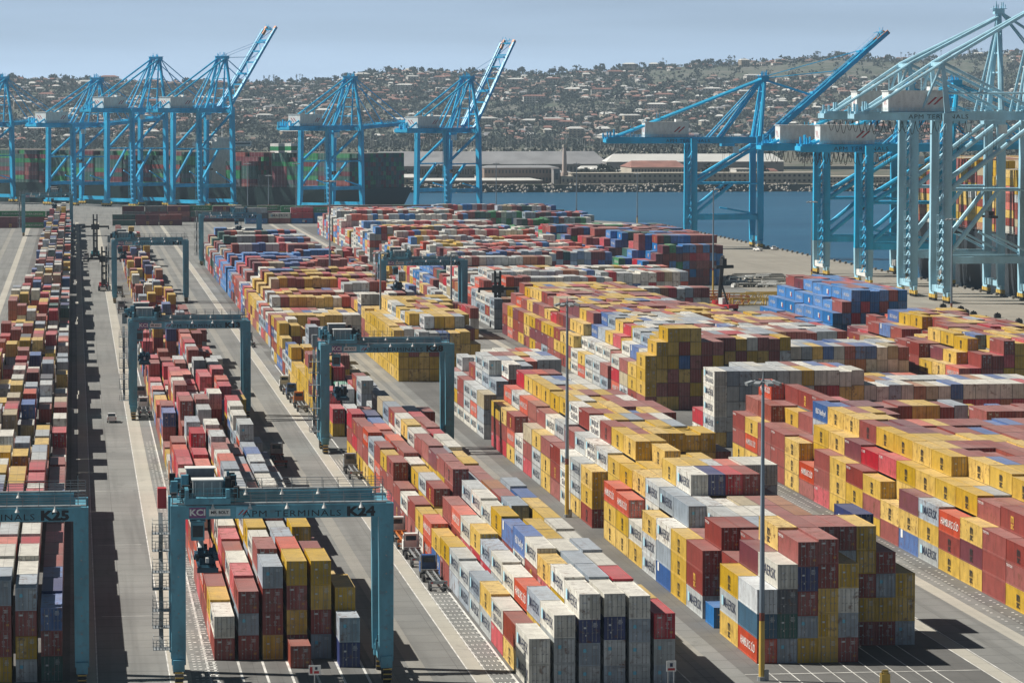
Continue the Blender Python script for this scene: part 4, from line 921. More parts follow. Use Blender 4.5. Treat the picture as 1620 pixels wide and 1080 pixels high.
# all the rest: one object of boxes with the same paint schemes
def rest_stock():
    vs, fs, pc, ag, pn, uvs = [], [], [], [], [], []
    UVS = [(0, 0), (1, 0), (1, 1), (0, 1)]
    for d in boxes:
        if d.get('solo'): continue
        near = d['area'] > 0
        if not near and d['b'] in 'ABCDEFY' and d['t'] < d['n'] - 1 and d['c'] > 0 and d['b'] != 'ship':
            continue
        k = len(vs); vv = verts_of(d); vs += vv; c = COL[d['col']] + (1,)
        for q, pk in (((4, 5, 6, 7), 2), ((0, 1, 5, 4), 1), ((1, 2, 6, 5), 0), ((2, 3, 7, 6), 1), ((3, 0, 4, 7), 0)):
            if d['b'] in ('T', 'ship') and pk < 2: pk = 1 - pk if d['b'] == 'T' else pk
            fs.append(tuple(k + j for j in q)); pc.append(c); ag.append(d['a']); pn.append(float(pk)); uvs += UVS
        if d['area'] > 14 and (d['fr'][1] > 0.15 and d['L'] > 8 or d['b'] == 'T'):
            for st, sz, al, z, ti, sx in marks(d['col'], 12, d['h'], d['a']):
                src = STAR if st == '*' else text(st, sz, 0.3 if st.startswith(('HAM', 'P&')) else 0.0, 0.03 if len(st) < 3 else 0.008, 1.08)
                if d['b'] == 'T': Mx = onface(d['x'] + 12.19 - al, d['y'] - 0.03, d['z'] + z, *FRONT, sx, 1)
                else: Mx = onface(d['x'] - 0.03, d['y'] + al, d['z'] + z, *LEFT, sx, 1)
                k = len(vs); vs += [tuple(Mx @ Vector(v)) for v in src[0]]
                for q in src[1]:
                    fs.append(tuple(k + j for j in q)); pc.append(TINT[ti] + (1,)); ag.append(0.3); pn.append(3.0); uvs += [(0, 0)] * len(q)
    me = bpy.data.meshes.new('stacked_containers'); me.from_pydata(vs, [], fs)
    a = me.attributes.new('paint', 'FLOAT_COLOR', 'FACE'); a.data.foreach_set('color', [x for c in pc for x in c])
    a = me.attributes.new('age', 'FLOAT', 'FACE'); a.data.foreach_set('value', ag)
    a = me.attributes.new('panel', 'FLOAT', 'FACE'); a.data.foreach_set('value', pn)
    u = me.uv_layers.new(name='UVMap'); u.data.foreach_set('uv', [x for c in uvs for x in c])
    me.materials.append(M['stack']); me.update()
    o = link('stacked_containers', me, kind='stuff')
    tag(o, 'multicoloured mass of stacked shipping containers filling the yard and the ships behind', 'containers')
    print('rest faces', len(fs))
rest_stock()
# ------------------------------------------------------------------ high-mast lamps
def mast(label, x, y, h, yellow=6.9, heads=8):
    t = thing('high_mast_lamp', label, 'lamp mast', (x, y, 0), 0, 'high lamp masts in the yard')
    s = h / 35.0
    p = MB(); r0, r1 = 0.36, 0.17
    def rr_(z): return r0 + (r1 - r0) * z / h
    p.cyl((0, 0, 0), (0, 0, yellow), rr_(0), rr_(yellow), 12, 1); p.cyl((0, 0, yellow), (0, 0, yellow + 0.95), rr_(yellow), rr_(yellow + .95), 12, 2)
    p.cyl((0, 0, yellow + 0.95), (0, 0, h), rr_(yellow + .95), r1, 12, 0); p.build('pole', [M['pole'], M['yellow'], M['brown']], t)
    b_ = MB(); b_.cyl((0, 0, 0), (0, 0, 0.5), 0.55, n=12); b_.box(0.5, -0.3, 0, 0.5, 0.3, 1.3); b_.build('base', M['grey'], t)
    rg = MB()
    for k in range(12):
        a, c = 2 * math.pi * k / 12, 2 * math.pi * (k + 1) / 12
        rg.beam((1.35 * math.cos(a), 1.35 * math.sin(a), h - 0.3), (1.35 * math.cos(c), 1.35 * math.sin(c), h - 0.3), 0.12, 0.12)
        if k % 3 == 0: rg.beam((0, 0, h - 0.3), (1.35 * math.cos(a), 1.35 * math.sin(a), h - 0.3), 0.1, 0.1)
    rg.cyl((0, 0, h), (0, 0, h + 0.9), 0.12, 0.03, 6); rg.build('lamp_ring', M['grey'], t)
    for k in range(heads):
        a = 2 * math.pi * (k + 0.3) / heads; f = MB(); c = Vector((math.cos(a), math.sin(a), 0))
        f.beam(c * 1.3 + Vector((0, 0, h - 0.25)), c * 2.1 + Vector((0, 0, h - 0.5)), 0.75, 0.34); f.build('floodlight', M['grey'], t)
for lb, px, py, ytop, yl in (('grey lamp mast with yellow foot in the right foreground', 1205, 1076, 600, 6.9), ('grey lamp mast with yellow foot in the aisle at the picture centre', 897, 818, 478, 8.5),
        ('lamp mast with yellow lower part among the far central rows', 522, 487, 285, 8), ('lamp mast standing left of the stepped yellow stack', 602, 560, 398, 9), ('lamp mast passing behind the central gantry', 714, 545, 402, 9),
        ('lamp mast at the end of the blue stack beside the quay', 1128, 470, 298, 9), ('dark lamp mast beside the first pair of pale crane legs', 1284, 447, 318, 4), ('dark lamp mast in front of the nearest pale crane legs', 1505, 505, 345, 4),
        ('thin lamp mast in front of the moored ship left', 425, 342, 277, 6), ('thin lamp mast against the ship stacks', 469, 352, 258, 6), ('thin lamp mast against the long low warehouse', 785, 345, 258, 6), ('thin lamp mast right of the chimney', 912, 350, 258, 6), ('thin lamp mast left of the red roofed prison block', 1008, 362, 274, 6), ('thin lamp mast close left of the first raised boom', 392, 345, 258, 6)):
    g = at(px, py); h = H - (ytop - VPY) * g.y / FPX * 0.992 if False else None
    p = at_y(px, ytop, g.y); mast(lb, g.x, g.y, p.z, yl)
# ------------------------------------------------------------------ vehicles
def wheels(t, spots, r=0.5, w=0.35):
    for x, y in spots:
        mb = MB(); mb.cyl((x - w / 2, y, r), (x + w / 2, y, r), r, n=14); wo = mb.build('wheel', M['dark'], t)
def yard_truck(label, x, y, cab, chassis=True, box=None, rz=0.0, chm='grey'):
    """tractor heading +Y with a skeletal chassis behind; origin at the tractor's rear axle"""
    t = thing('yard_truck', label, 'truck', (x, y, 0), rz, 'yard trucks in the truck lanes')
    f = MB()
    for sx in (-0.45, 0.45): f.box(sx, 1.7, 0.75, 0.16, 6.2, 0.3)
    f.box(0, 4.3, 0.5, 2.3, 0.3, 0.5); f.cyl((-1.0, 1.4, 0.8), (-1.0, 2.6, 0.8), 0.33, n=10); f.box(1.0, 2.0, 0.5, 0.5, 1.2, 0.6); f.build('chassis_frame', M['dark'], t)
    c = MB(); c.box(0, 3.55, 0.95, 2.35, 1.9, 1.35); c.add([(-1.12, 2.7, 2.3), (1.12, 2.7, 2.3), (1.12, 4.42, 2.3), (-1.12, 4.42, 2.3), (-1.02, 2.75, 3.15), (1.02, 2.75, 3.15), (1.02, 4.1, 3.15), (-1.02, 4.1, 3.15)], BOXF); c.box(0, 3.3, 3.15, 1.9, 1.4, 0.18)
    co = c.build('cab', M[cab], t)
    g = MB(); g.box(0, 2.66, 2.35, 1.5, 0.04, 0.65); g.box(-1.1, 3.5, 2.35, 0.05, 1.0, 0.62); g.box(1.1, 3.5, 2.35, 0.05, 1.0, 0.62); g.build('window', M['glass'], co)
    ex = MB(); ex.cyl((1.05, 2.4, 1.0), (1.05, 2.4, 3.7), 0.09, n=8); ex.cyl((-1.05, 2.4, 1.0), (-1.05, 2.4, 3.5), 0.07, n=8); ex.build('exhaust_stack', M['grey'], t)
    wheels(t, [(-1.0, 0.5), (1.0, 0.5), (-0.95, 3.9), (0.95, 3.9), (-1.0, -0.7), (1.0, -0.7)])
    if chassis:
        h = MB()
        for sx in (-0.42, 0.42): h.box(sx, -4.9, 1.15, 0.14, 12.0, 0.28)
        for k in range(6): h.box(0, 0.4 - 2.1 * k, 1.15, 0.8, 0.14, 0.2)
        h.box(0, 0.9, 1.3, 2.44, 0.25, 0.25); h.box(0, -10.9, 1.1, 2.44, 0.25, 0.42); h.box(0, -10.95, 0.55, 2.2, 0.12, 0.15); h.build('skeletal_trailer', M[chm], t)
        wheels(t, [(-1.0, -8.6), (1.0, -8.6), (-1.0, -9.8), (1.0, -9.8)])
        for e_ in (-0.9, 0.9): lt = MB(); lt.box(e_, -11.04, 1.2, 0.3, 0.04, 0.15); lt.build('tail_light', M['red'], t)
    return t
CX = 48.4
yard_truck('deep-blue yard truck with an empty trailer nearest in the central truck lane', CX, 489, 'deepblue')
yard_truck('white yard truck with an empty trailer second in the central truck lane', CX - 0.1, 514, 'white')
yard_truck('white yard truck behind the two others below the gantry leg', CX - 0.2, 535, 'white', chm='orange')
yard_truck('grey yard truck by the central stacks above the near gantry beam', CX + 0.2, 634, 'grey')
yard_truck('white yard truck beside the foot of the central gantry leg', CX - 0.2, 712, 'white')
yard_truck('orange-brown yard truck in the central lane behind the gantry leg', CX - 0.4, 772, 'orange')
yard_truck('deep-blue yard truck queued in the central lane', CX - 0.6, 795, 'deepblue')
yard_truck('pale grey yard truck at the head of the central queue', CX - 0.8, 818, 'white')
yard_truck('grey yard truck alone beside the K13 gantry right leg', 46.8, 975, 'grey')
yard_truck('white yard truck under the K13 gantry left leg', 14.2, 762, 'white')
yard_truck('grey yard truck ahead of the one under the K13 left leg', 14.2, 792, 'grey')
yard_truck('small truck behind the far K21 gantry leg', 14.4, 1135, 'grey')
yard_truck('small truck under the far K21 gantry', 15.0, 1230, 'grey')
yard_truck('white bob-tailed truck in the shadow far up the left road', 4.6, 1500, 'white', chassis=False)
yard_truck('red-framed bob-tailed truck beside the left stacks', 36.6, 655, 'grey', chassis=True, chm='brown')
def pickup(label, x, y, rz=0.0, mat='car_white', van=False):
    t = thing('pickup_truck', label, 'pickup', (x, y, 0), rz, 'white pickups')
    b_ = MB(); b_.box(0, 0, 0.45, 1.9, 5.2, 0.6); b_.box(0, 1.75, 1.05, 1.8, 1.5, 0.12)
    for sx in (-0.88, 0.88): b_.box(sx, -1.6, 1.05, 0.1, 2.0, 0.38)
    b_.box(0, -2.55, 1.05, 1.66, 0.1, 0.38); bo = b_.build('body', M[mat], t)
    c = MB(); c.add([(-0.9, -0.6, 1.05), (0.9, -0.6, 1.05), (0.9, 1.2, 1.05), (-0.9, 1.2, 1.05), (-0.75, -0.45, 1.85), (0.75, -0.45, 1.85), (0.75, 0.7, 1.85), (-0.75, 0.7, 1.85)], BOXF); co = c.build('cabin', M[mat], t)
    g = MB(); g.quad((-0.78, -0.59, 1.2), (0.78, -0.59, 1.2), (0.68, -0.49, 1.75), (-0.68, -0.49, 1.75)); g.quad((-0.82, 1.1, 1.2), (-0.7, 0.78, 1.75), (0.7, 0.78, 1.75), (0.82, 1.1, 1.2))
    for s in (-1, 1): g.quad((s * 0.9, -0.4, 1.2), (s * 0.9, 0.95, 1.2), (s * 0.8, 0.6, 1.75), (s * 0.8, -0.35, 1.75))
    g.build('window', M['glass'], co); wheels(t, [(-0.85, 1.6), (0.85, 1.6), (-0.85, -1.6), (0.85, -1.6)], 0.37, 0.25)
    for e_ in (-0.8, 0.8): l_ = MB(); l_.box(e_, -2.62, 0.85, 0.2, 0.04, 0.2); l_.build('tail_light', M['red'], t)
for lb, px, py in (('white pickup driving alone on the left road beside the K13 gantry', 177, 669), ('small white pickup beside the red lift truck far up the left road', 163, 461), ('white pickup parked under the far crane leg on the quay', 1226, 396)):
    g = at(px, py); pickup(lb, g.x, g.y + 2.5)
g = at(1199, 397); pickup('white van-like pickup at the foot of the long-boom crane', g.x, g.y, 0.4)
g = at(1190, 472); pickup('white pickup parked among the quayside equipment', g.x, g.y, 1.2)
def top_handler(label, px, py, mat, hgt=14.0, rz=0.0, load=10.5):
    g = at(px, py); t = thing('top_handler', label, 'lift truck', (g.x, g.y, 0), rz, 'container lift trucks')
    b_ = MB(); b_.box(0, 1.5, 0.8, 3.4, 6.5, 1.3); b_.box(0, 4.6, 1.2, 3.6, 1.6, 1.6); b_.box(0, 2.9, 2.1, 3.0, 2.0, 0.8); b_.build('body', M[mat], t)
    wheels(t, [(-1.9, -0.9), (1.9, -0.9), (-1.3, -0.9), (1.3, -0.9), (-1.5, 4.2), (1.5, 4.2)], 0.95, 0.6)
    c = MB(); c.box(0, 1.2, 2.1, 1.7, 1.8, 1.9); co = c.build('operator_cab', M['dark'], t)
    w_ = MB(); w_.box(0, 0.26, 2.6, 1.4, 0.05, 1.2); w_.box(-0.88, 1.2, 2.6, 0.05, 1.4, 1.2); w_.build('window', M['glass'], co)
    m_ = MB()
    for sx in (-0.8, 0.8): m_.box(sx * 0.95, -2.1, 0.6, 0.6, 0.7, hgt); m_.box(sx * 0.35, -1.9, 0.6, 0.25, 0.4, hgt * 0.8)
    for k in range(6): m_.box(0, -2.1, 1 + k * hgt / 6, 1.5, 0.5, 0.6)
    m_.build('mast', M['dark'], t)
    s = MB(); s.box(0, -2.9, load, 11.6, 0.7, 0.8); s.box(0, -2.7, load - 0.8, 3.4, 1.2, 2.2); s.box(-5.6, -2.9, load - 0.7, 0.5, 1.8, 0.8); s.box(5.6, -2.9, load - 0.7, 0.5, 1.8, 0.8); s.build('spreader', M['dark'], t)
top_handler('teal lift truck with tall black mast far up the left road', 151, 408, 'teal', 18, load=13)
top_handler('red lift truck with lowered spreader on the left road by the K21 gantry', 165, 460, 'red', 15, load=11)
top_handler('black lift truck with raised mast between the yellow stack and the white stacks', 786, 517, 'dark', 16, load=11)
top_handler('small dark lift truck beside the yellow frames near the quay', 1045, 480, 'dark', 6, load=5)
def reach_stacker(label, px, py):
    g = at(px, py); t = thing('reach_stacker', label, 'lift truck', (g.x, g.y, 0), 0.5)
    b_ = MB(); b_.box(0, 0, 1.0, 4.0, 8.0, 1.2); b_.box(0, 3.6, 1.5, 4.0, 1.8, 1.8); b_.build('body', M['red'], t); wheels(t, [(-1.9, -2.6), (1.9, -2.6), (-1.6, 2.9), (1.6, 2.9)], 0.9, 0.7)
    c = MB(); c.box(-0.9, 0.6, 2.2, 1.5, 1.9, 2.0); c.build('operator_cab', M['white'], t)
    a = MB(); a.beam((0, 3.2, 3.4), (-4.5, -4.0, 17.5), 1.1, 1.3); a.beam((0, -1.2, 2.0), (-2.2, 0, 10), 0.4, 0.4); a.build('boom', M['dark'], t)
    s = MB(); s.box(-4.2, -4.2, 13.8, 7, 1.2, 1.0); s.box(-4.4, -4.1, 14.5, 1.6, 1.6, 2.4); s.build('spreader', M['dark'], t)
reach_stacker('red reach stacker with a long black boom beside the blue stacks', 1148, 492)
# ------------------------------------------------------------------ signs and small quayside things
def sign(label, x, y, z, w_, h_, style):
    t = thing('row_sign', label, 'sign', (x, y, 0)); p = MB()
    for sx in ((0,) if style else (-w_ * .3, w_ * .3)): p.cyl((sx, 0.1, 0), (sx, 0.1, z + h_ * 0.8), 0.07, n=8)
    p.build('post', M['grey'], t); b_ = MB(); b_.box(0, 0, z, w_, 0.08, h_); bo = b_.build('panel', M['white'], t); m_ = MB()
    if style:
        m_.box(-w_ * 0.3, -0.05, z + h_ * 0.15, w_ * 0.22, 0.02, h_ * 0.7, 0); m_.box(w_ * 0.12, -0.05, z + h_ * 0.55, w_ * 0.2, 0.02, h_ * 0.28, 1); m_.box(w_ * 0.14, -0.05, z + h_ * 0.15, w_ * 0.42, 0.02, h_ * 0.26, 0)
    else:
        m_.box(0, -0.05, z + h_ * 0.1, w_ * 0.72, 0.02, h_ * 0.22, 0); m_.box(0, -0.05, z + h_ * 0.45, w_ * 0.3, 0.02, h_ * 0.35, 1)
    m_.build('sign_marks', [M['red'], M['navy']], bo)
p = at_y(498, 1060, 398); sign('white sign with red and blue marks on one post before the near gantry stacks', p.x, p.y, p.z - 0.5, 1.35, 1.1, 1)
p = at_y(1062, 1053, 393); sign('white sign with a red bar before the corner of the central stacks', p.x, p.y, p.z - 0.6, 1.1, 1.2, 0)
p = at(1397, 1079); yb = MB(); yb.box(0, 0, 0, 1.0, 0.9, 1.2); yb.cyl((0, 0, 1.2), (0, 0, 1.45), 0.42, n=10); yb.box(0, 0, 1.45, 0.6, 0.5, 0.15)
tag(yb.build('utility_box', M['yellow'], None, (p.x, p.y - 1.0, 0)), 'yellow utility box at the bottom edge before the right stacks', 'utility box')
q = random.Random(5)
for i in range(26):                                # pipes and hatch frames piled on the apron
    g = at(1165 + 70 * q.random(), 437 + 18 * q.random()); mb = MB(); ln = q.uniform(6, 12)
    for k in range(3): mb.box(-ln / 2 + ln * k / 2, 0, 0, 0.3, 2.2, 0.9)
    mb.box(0, -1, 0.9, ln, 0.25, 0.25); mb.box(0, 1, 0.9, ln, 0.25, 0.25); mb.box(0, 0, 1.15, ln * 0.95, 1.6, 0.25)
    o = mb.build('trestle', M['strip2'] if i % 3 else M['white'], None, (g.x, g.y, 0.02)); o.rotation_euler = (0, 0, q.uniform(-0.3, 0.3)); tag(o, 'pale metal trestle lying in the heap on the quay apron', 'trestle', 'trestles heaped on the apron')
for i in range(14):
    g = at(1045 + 14 * i + q.uniform(-6, 6), 470 + 14 * q.random()); mb = MB()
    for a in (-5.8, 5.8):
        for c in (-1.1, 1.1): mb.box(a, c, 0, 0.35, 0.35, 2.6)
    for c in (-1.1, 1.1): mb.box(0, c, 2.3, 11.2, 0.3, 0.3); mb.box(0, c, 0.25, 11.2, 0.3, 0.3)
    for k in range(5): mb.beam((-5 + 2.2 * k, -1.1, 0.4), (-3.6 + 2.2 * k, -1.1, 2.3), 0.2, 0.2)
    o = mb.build('spreader_frame', M['orange'] if i < 9 else M['yellow'], None, (g.x, g.y, 0.02)); o.rotation_euler = (0, 0, q.uniform(-0.2, 0.2)); tag(o, ('orange' if i < 9 else 'yellow') + ' lifting frame stored on the ground near the quay', 'lifting frame', 'lifting frames stored near the quay')
for i, (px, py) in enumerate(((1395, 468), (1412, 465), (1403, 478), (1448, 497), (1470, 505), (1492, 488), (1520, 492), (1528, 497), (1540, 500), (1560, 508), (1578, 503), (1592, 514), (1620 - 8, 512), (1484, 496))):
    g = at(px, py); mb = MB(); mb.box(0, 0, 0, 1.9, 1.6, 1.1); mb.box(0, 0, 1.1, 1.5, 1.2, 0.35); mb.box(0, 0, 1.45, 0.4, 0.4, 0.3)
    tag(mb.build('bollard', M['dark'], None, (g.x, g.y, 0.02)), 'dark concrete block standing on the apron beneath the pale cranes', 'block', 'dark blocks on the apron')
kb = MB()
for i in range(110): kb.cyl((QX - 0.8, 700 + 11 * i, 0), (QX - 0.8, 700 + 11 * i, 1.0), 0.5, 0.65, 8)
tag(kb.build('quay_fender_line', M['strip2'], kind='stuff'), 'line of small mooring posts along the quay edge', 'mooring posts')
st = MB(); st.box(QX - 0.25, 1100, 0, 0.5, 1650, 0.35); tag(st.build('quay_kerb', M['strip2'], kind='structure'), 'low concrete kerb along the quay edge', 'kerb')
# people standing on the apron
# ------------------------------------------------------------------ far shore
def haze_free(c): return c
ld, n, l, b = nodes('far_shore_ground'); b.inputs['Roughness'].default_value = 0.95
P = n.new('ShaderNodeTexCoord').outputs['Object']
l.new(mixc(n, l, ramp(n, l, noise(n, l, 0.02, 6, P, 0.6), 0.4, 0.62), (0.16, 0.14, 0.11), (0.055, 0.07, 0.04)), b.inputs['Base Color'])
SHY = 2810
s = MB(); s.box(600, SHY + 300, -5.5, 9000, 600, 6.5); s.build('shore_spit_ground', ld, kind='structure')
s = MB(); s.box(600, 5000, -5.5, 9000, 3000, 8.0); s.build('far_shore_ground', ld, kind='structure')
rk = MB(); q = random.Random(21)
for i in range(2200):
    x = q.uniform(-300, 1500); f = q.random(); r = q.uniform(0.8, 1.9); z = -5 + f * 6.5; y = SHY - 12 + f * 13
    vs = [(x + r * q.uniform(.7, 1.2) * a, y + r * q.uniform(.7, 1.2) * b_, z + r * q.uniform(.6, 1.1) * c) for a, b_, c in ((-1, 0, 0), (1, 0, 0), (0, -1, 0), (0, 1, 0), (0, 0, -1), (0, 0, 1))]
    rk.add(vs, [(0, 2, 5), (2, 1, 5), (1, 3, 5), (3, 0, 5), (2, 0, 4), (1, 2, 4), (3, 1, 4), (0, 3, 4)])
tag(rk.build('breakwater_rocks', paint('rock', (0.27, 0.25, 0.22), 0.9, 0.25, 0.15), kind='stuff'), 'band of pale boulders armouring the far shore at the waterline', 'rocks')
B = {'cream': paint('cream_wall', (0.44, 0.40, 0.33), 0.8, 0.12, 0.05), 'grey': paint('grey_wall', (0.26, 0.25, 0.245), 0.8, 0.15, 0.05), 'white': paint('white_wall', (0.58, 0.56, 0.52), 0.8, 0.08, 0.05), 'brown': paint('brown_wall', (0.25, 0.185, 0.15), 0.8, 0.15, 0.05),
     'redroof': paint('red_tile_roof', (0.25, 0.12, 0.095), 0.8, 0.2, 0.1), 'greyroof': paint('grey_sheet_roof', (0.26, 0.265, 0.275), 0.6, 0.15, 0.05), 'whiteroof': paint('pale_sheet_roof', (0.60, 0.60, 0.57), 0.6, 0.06, 0.05), 'pane': paint('dark_window_opening', (0.05, 0.055, 0.065), 0.4, 0.1), 'pink': paint('pink_wall', (0.50, 0.41, 0.36), 0.8, 0.12, 0.05), 'tan': paint('tan_wall', (0.36, 0.29, 0.21), 0.8, 0.12, 0.05)}
def shed(label, px0, px1, ytop, ybase, Y, wall, roof, depth=40, floors=2, bays=20, cat='building', gable=0.25, name='building', wmin=0.45):
    a = at_y(px0, ybase, Y); c = at_y(px1, ytop, Y); W_ = c.x - a.x; z0 = 0.9; h = max(2.5, c.z - z0)
    t = thing(name, label, cat, ((a.x + c.x) / 2, Y, z0)); mb = MB(); hw = h * (1 - gable) if gable else h
    mb.box(0, depth / 2, 0, W_, depth, hw); wo = mb.build('wall', B[wall], t)
    r_ = MB()
    if gable:
        e = 0.6
        r_.add([(-W_ / 2 - e, -e, hw), (W_ / 2 + e, -e, hw), (W_ / 2 + e, depth + e, hw), (-W_ / 2 - e, depth + e, hw), (-W_ / 2 + min(8, W_ * .1), depth / 2, h), (W_ / 2 - min(8, W_ * .1), depth / 2, h)], [(0, 1, 5, 4), (1, 2, 5), (2, 3, 4, 5), (3, 0, 4), (0, 3, 2, 1)])
    else:
        r_.box(0, depth / 2, hw + 0.01, W_ + 0.8, depth + 0.8, 0.5)
    r_.build('roof', B[roof], t)
    if floors:
        w_ = MB(); fh = hw / floors; w_.box(0, 0, 0, W_ / bays * wmin, 0.1, fh * 0.42); wm = w_.data('window', [B['pane']])
        for i in range(floors):
            for k in range(bays): link('window', wm, wo, (-W_ / 2 + W_ * (k + 0.5) / bays, -0.06, fh * i + fh * 0.32))
    return t
shed('long cream prison block with rows of dark windows on the far shore', 905, 1300, 274, 300, SHY + 30, 'cream', 'cream', 30, 2, 50, gable=0)
shed('cream block under a red roof behind the long prison wall', 999, 1088, 255, 282, SHY + 90, 'cream', 'redroof', 60, 2, 18, gable=0.3)
shed('grey brown warehouse left of the chimney on the far shore', 766, 884, 262, 300, SHY + 40, 'brown', 'greyroof', 40, 2, 22, gable=0.12)
shed('low warehouse with a pale roof along the shore left of the chimney', 650, 858, 282, 302, SHY + 18, 'brown', 'whiteroof', 30, 0, 0, gable=0.35)
shed('low brown shed with a long ribbed wall between two blue cranes', 622, 660, 276, 302, SHY + 20, 'tan', 'whiteroof', 30, 1, 6, gable=0.3)
shed('small block with dark door beside the chimney foot', 876, 886, 268, 300, SHY + 12, 'grey', 'grey', 14, 1, 1, gable=0)
shed('small cream boiler house at the chimney foot', 888, 908, 280, 300, SHY + 10, 'cream', 'cream', 16, 1, 3, gable=0)
shed('long white industrial roof on the far shore behind the prison', 960, 1240, 243.5, 262, SHY + 400, 'grey', 'whiteroof', 30, 0, 0, gable=0.38)
shed('long grey transit shed stretching behind the single crane', 590, 962, 240, 262, SHY + 420, 'grey', 'greyroof', 70, 1, 60, gable=0.55)
shed('second long grey shed further left on the far shore', 590, 760, 250, 278, SHY + 250, 'grey', 'greyroof', 50, 1, 40, gable=0.4)
shed('pale shed seen through the legs of the far left cranes', 0, 280, 246, 265, SHY + 300, 'white', 'whiteroof', 50, 0, 0, gable=0.5)
shed('cream low building behind the rightmost blue cranes', 1295, 1430, 280, 300, SHY + 30, 'cream', 'cream', 30, 2, 24, gable=0)
shed('white stepped building above the prison wall at right', 1165, 1190, 268, 284, SHY + 110, 'white', 'white', 30, 2, 5, gable=0)
ch = thing('chimney', 'tall pale tapering chimney on the far shore', 'chimney', tuple(at_y(893, 295, SHY + 36)[:2]) + (2,)); c = at_y(893, 229, SHY + 36)
mb = MB(); mb.cyl((0, 0, 0), (0, 0, 8), 3.2, 2.9, 14); mb.cyl((0, 0, 8), (0, 0, c.z - 2), 2.1, 1.3, 14); mb.build('stack', B['pink'], ch); mb = MB(); mb.cyl((0, 0, c.z - 4), (0, 0, c.z - 2.2), 1.75, n=14); mb.build('rim', B['cream'], ch)
qs = random.Random(8)
for i in range(34):
    Y = SHY + qs.uniform(120, 380); px = qs.uniform(20, 1300); wd = qs.uniform(16, 50); k_ = qs.randrange(4)
    shed('%s low building among trees on the flat far shore' % ('cream', 'grey', 'brown', 'white')[k_], px, px + wd, 162 + (66 - qs.uniform(5, 11)) * FPX / Y, 162 + 65 * FPX / Y, Y, ('cream', 'grey', 'brown', 'white')[k_], qs.choice(['greyroof', 'whiteroof', 'redroof']), 14, 1, 6, gable=0.25)['group'] = 'low buildings on the flat far shore'
# ------------------------------------------------------------------ hills
RP = [(-400, 122), (0, 124), (60, 127), (140, 128), (260, 131), (330, 132), (400, 132), (470, 131), (530, 128), (560, 122), (600, 116), (640, 112), (720, 114), (800, 115), (860, 117), (930, 112), (1000, 108), (1080, 103), (1150, 100), (1200, 99), (1250, 95), (1330, 88), (1400, 92), (1450, 94), (1500, 92), (1600, 82), (1800, 70), (2100, 60)]
YR, YB = 7600.0, 4950.0
def hn(x, y, s, sd):
    return math.sin(x / s * 1.3 + sd + 1.7 * math.sin(y / s * 0.9 + sd)) * math.cos(y / s * 1.1 - sd * 2 + 1.1 * math.sin(x / s * 0.7))
def terrain(X, Y):
    px = VPX + FPX * X / max(Y, 2000)
    for (a, ya), (c, yc) in zip(RP, RP[1:]):
        if px <= c or c == RP[-1][0]: yr = ya + (yc - ya) * min(1, max(0, (px - a) / (c - a))); break
    zr = H + (VPY - yr - 2) * YR / FPX
    f = (Y - YB) / (YR - YB)
    if f <= 0: return 2.0
    if f > 1: return zr - (Y - YR) * 0.05
    s = f ** 1.05; bump = (hn(X, Y, 310, 0.3) * 12 + hn(X, Y, 140, 1.9) * 6) * min(1, f * 4) * (1 - f ** 3)
    return 2.0 + (zr - 2) * s + bump
hm, n, l, b = nodes('hazed_hillside_ground'); b.inputs['Roughness'].default_value = 0.95  # ground colours lightened to stand in for part of the haze
P = n.new('ShaderNodeTexCoord').outputs['Object']
o = mixc(n, l, ramp(n, l, noise(n, l, 0.012, 6, P, 0.65), 0.42, 0.6), (0.15, 0.145, 0.125), (0.07, 0.088, 0.06))
o = mixc(n, l, ramp(n, l, noise(n, l, 0.05, 4, P), 0.5, 0.65), o, (0.045, 0.06, 0.032)); l.new(o, b.inputs['Base Color'])
mb = MB(); NX, NY = 110, 60; X0, X1, Y0, Y1 = -900, 3000, YB - 50, 8400
mb.v = [(X0 + (X1 - X0) * i / NX, Y0 + (Y1 - Y0) * j / NY, terrain(X0 + (X1 - X0) * i / NX, Y0 + (Y1 - Y0) * j / NY)) for j in range(NY + 1) for i in range(NX + 1)]
mb.f = [(j * (NX + 1) + i, j * (NX + 1) + i + 1, (j + 1) * (NX + 1) + i + 1, (j + 1) * (NX + 1) + i) for j in range(NY) for i in range(NX)]; mb.m = [0] * len(mb.f)
ho = mb.build('hills', hm, kind='structure')
for p_ in ho.data.polygons: p_.use_smooth = True
q = random.Random(77)
WALL = [B['white'], B['cream'], B['pink'], B['tan'], B['grey'], B['white']]; ROOF = [B['redroof'], B['whiteroof'], paint('brown_roof', (0.20, 0.13, 0.10), 0.8), paint('salmon_roof', (0.31, 0.20, 0.165), 0.8), B['greyroof']]
WN = ['white', 'cream', 'pink', 'tan', 'grey', 'white']; RN = ['red', 'pale', 'brown', 'salmon', 'grey']
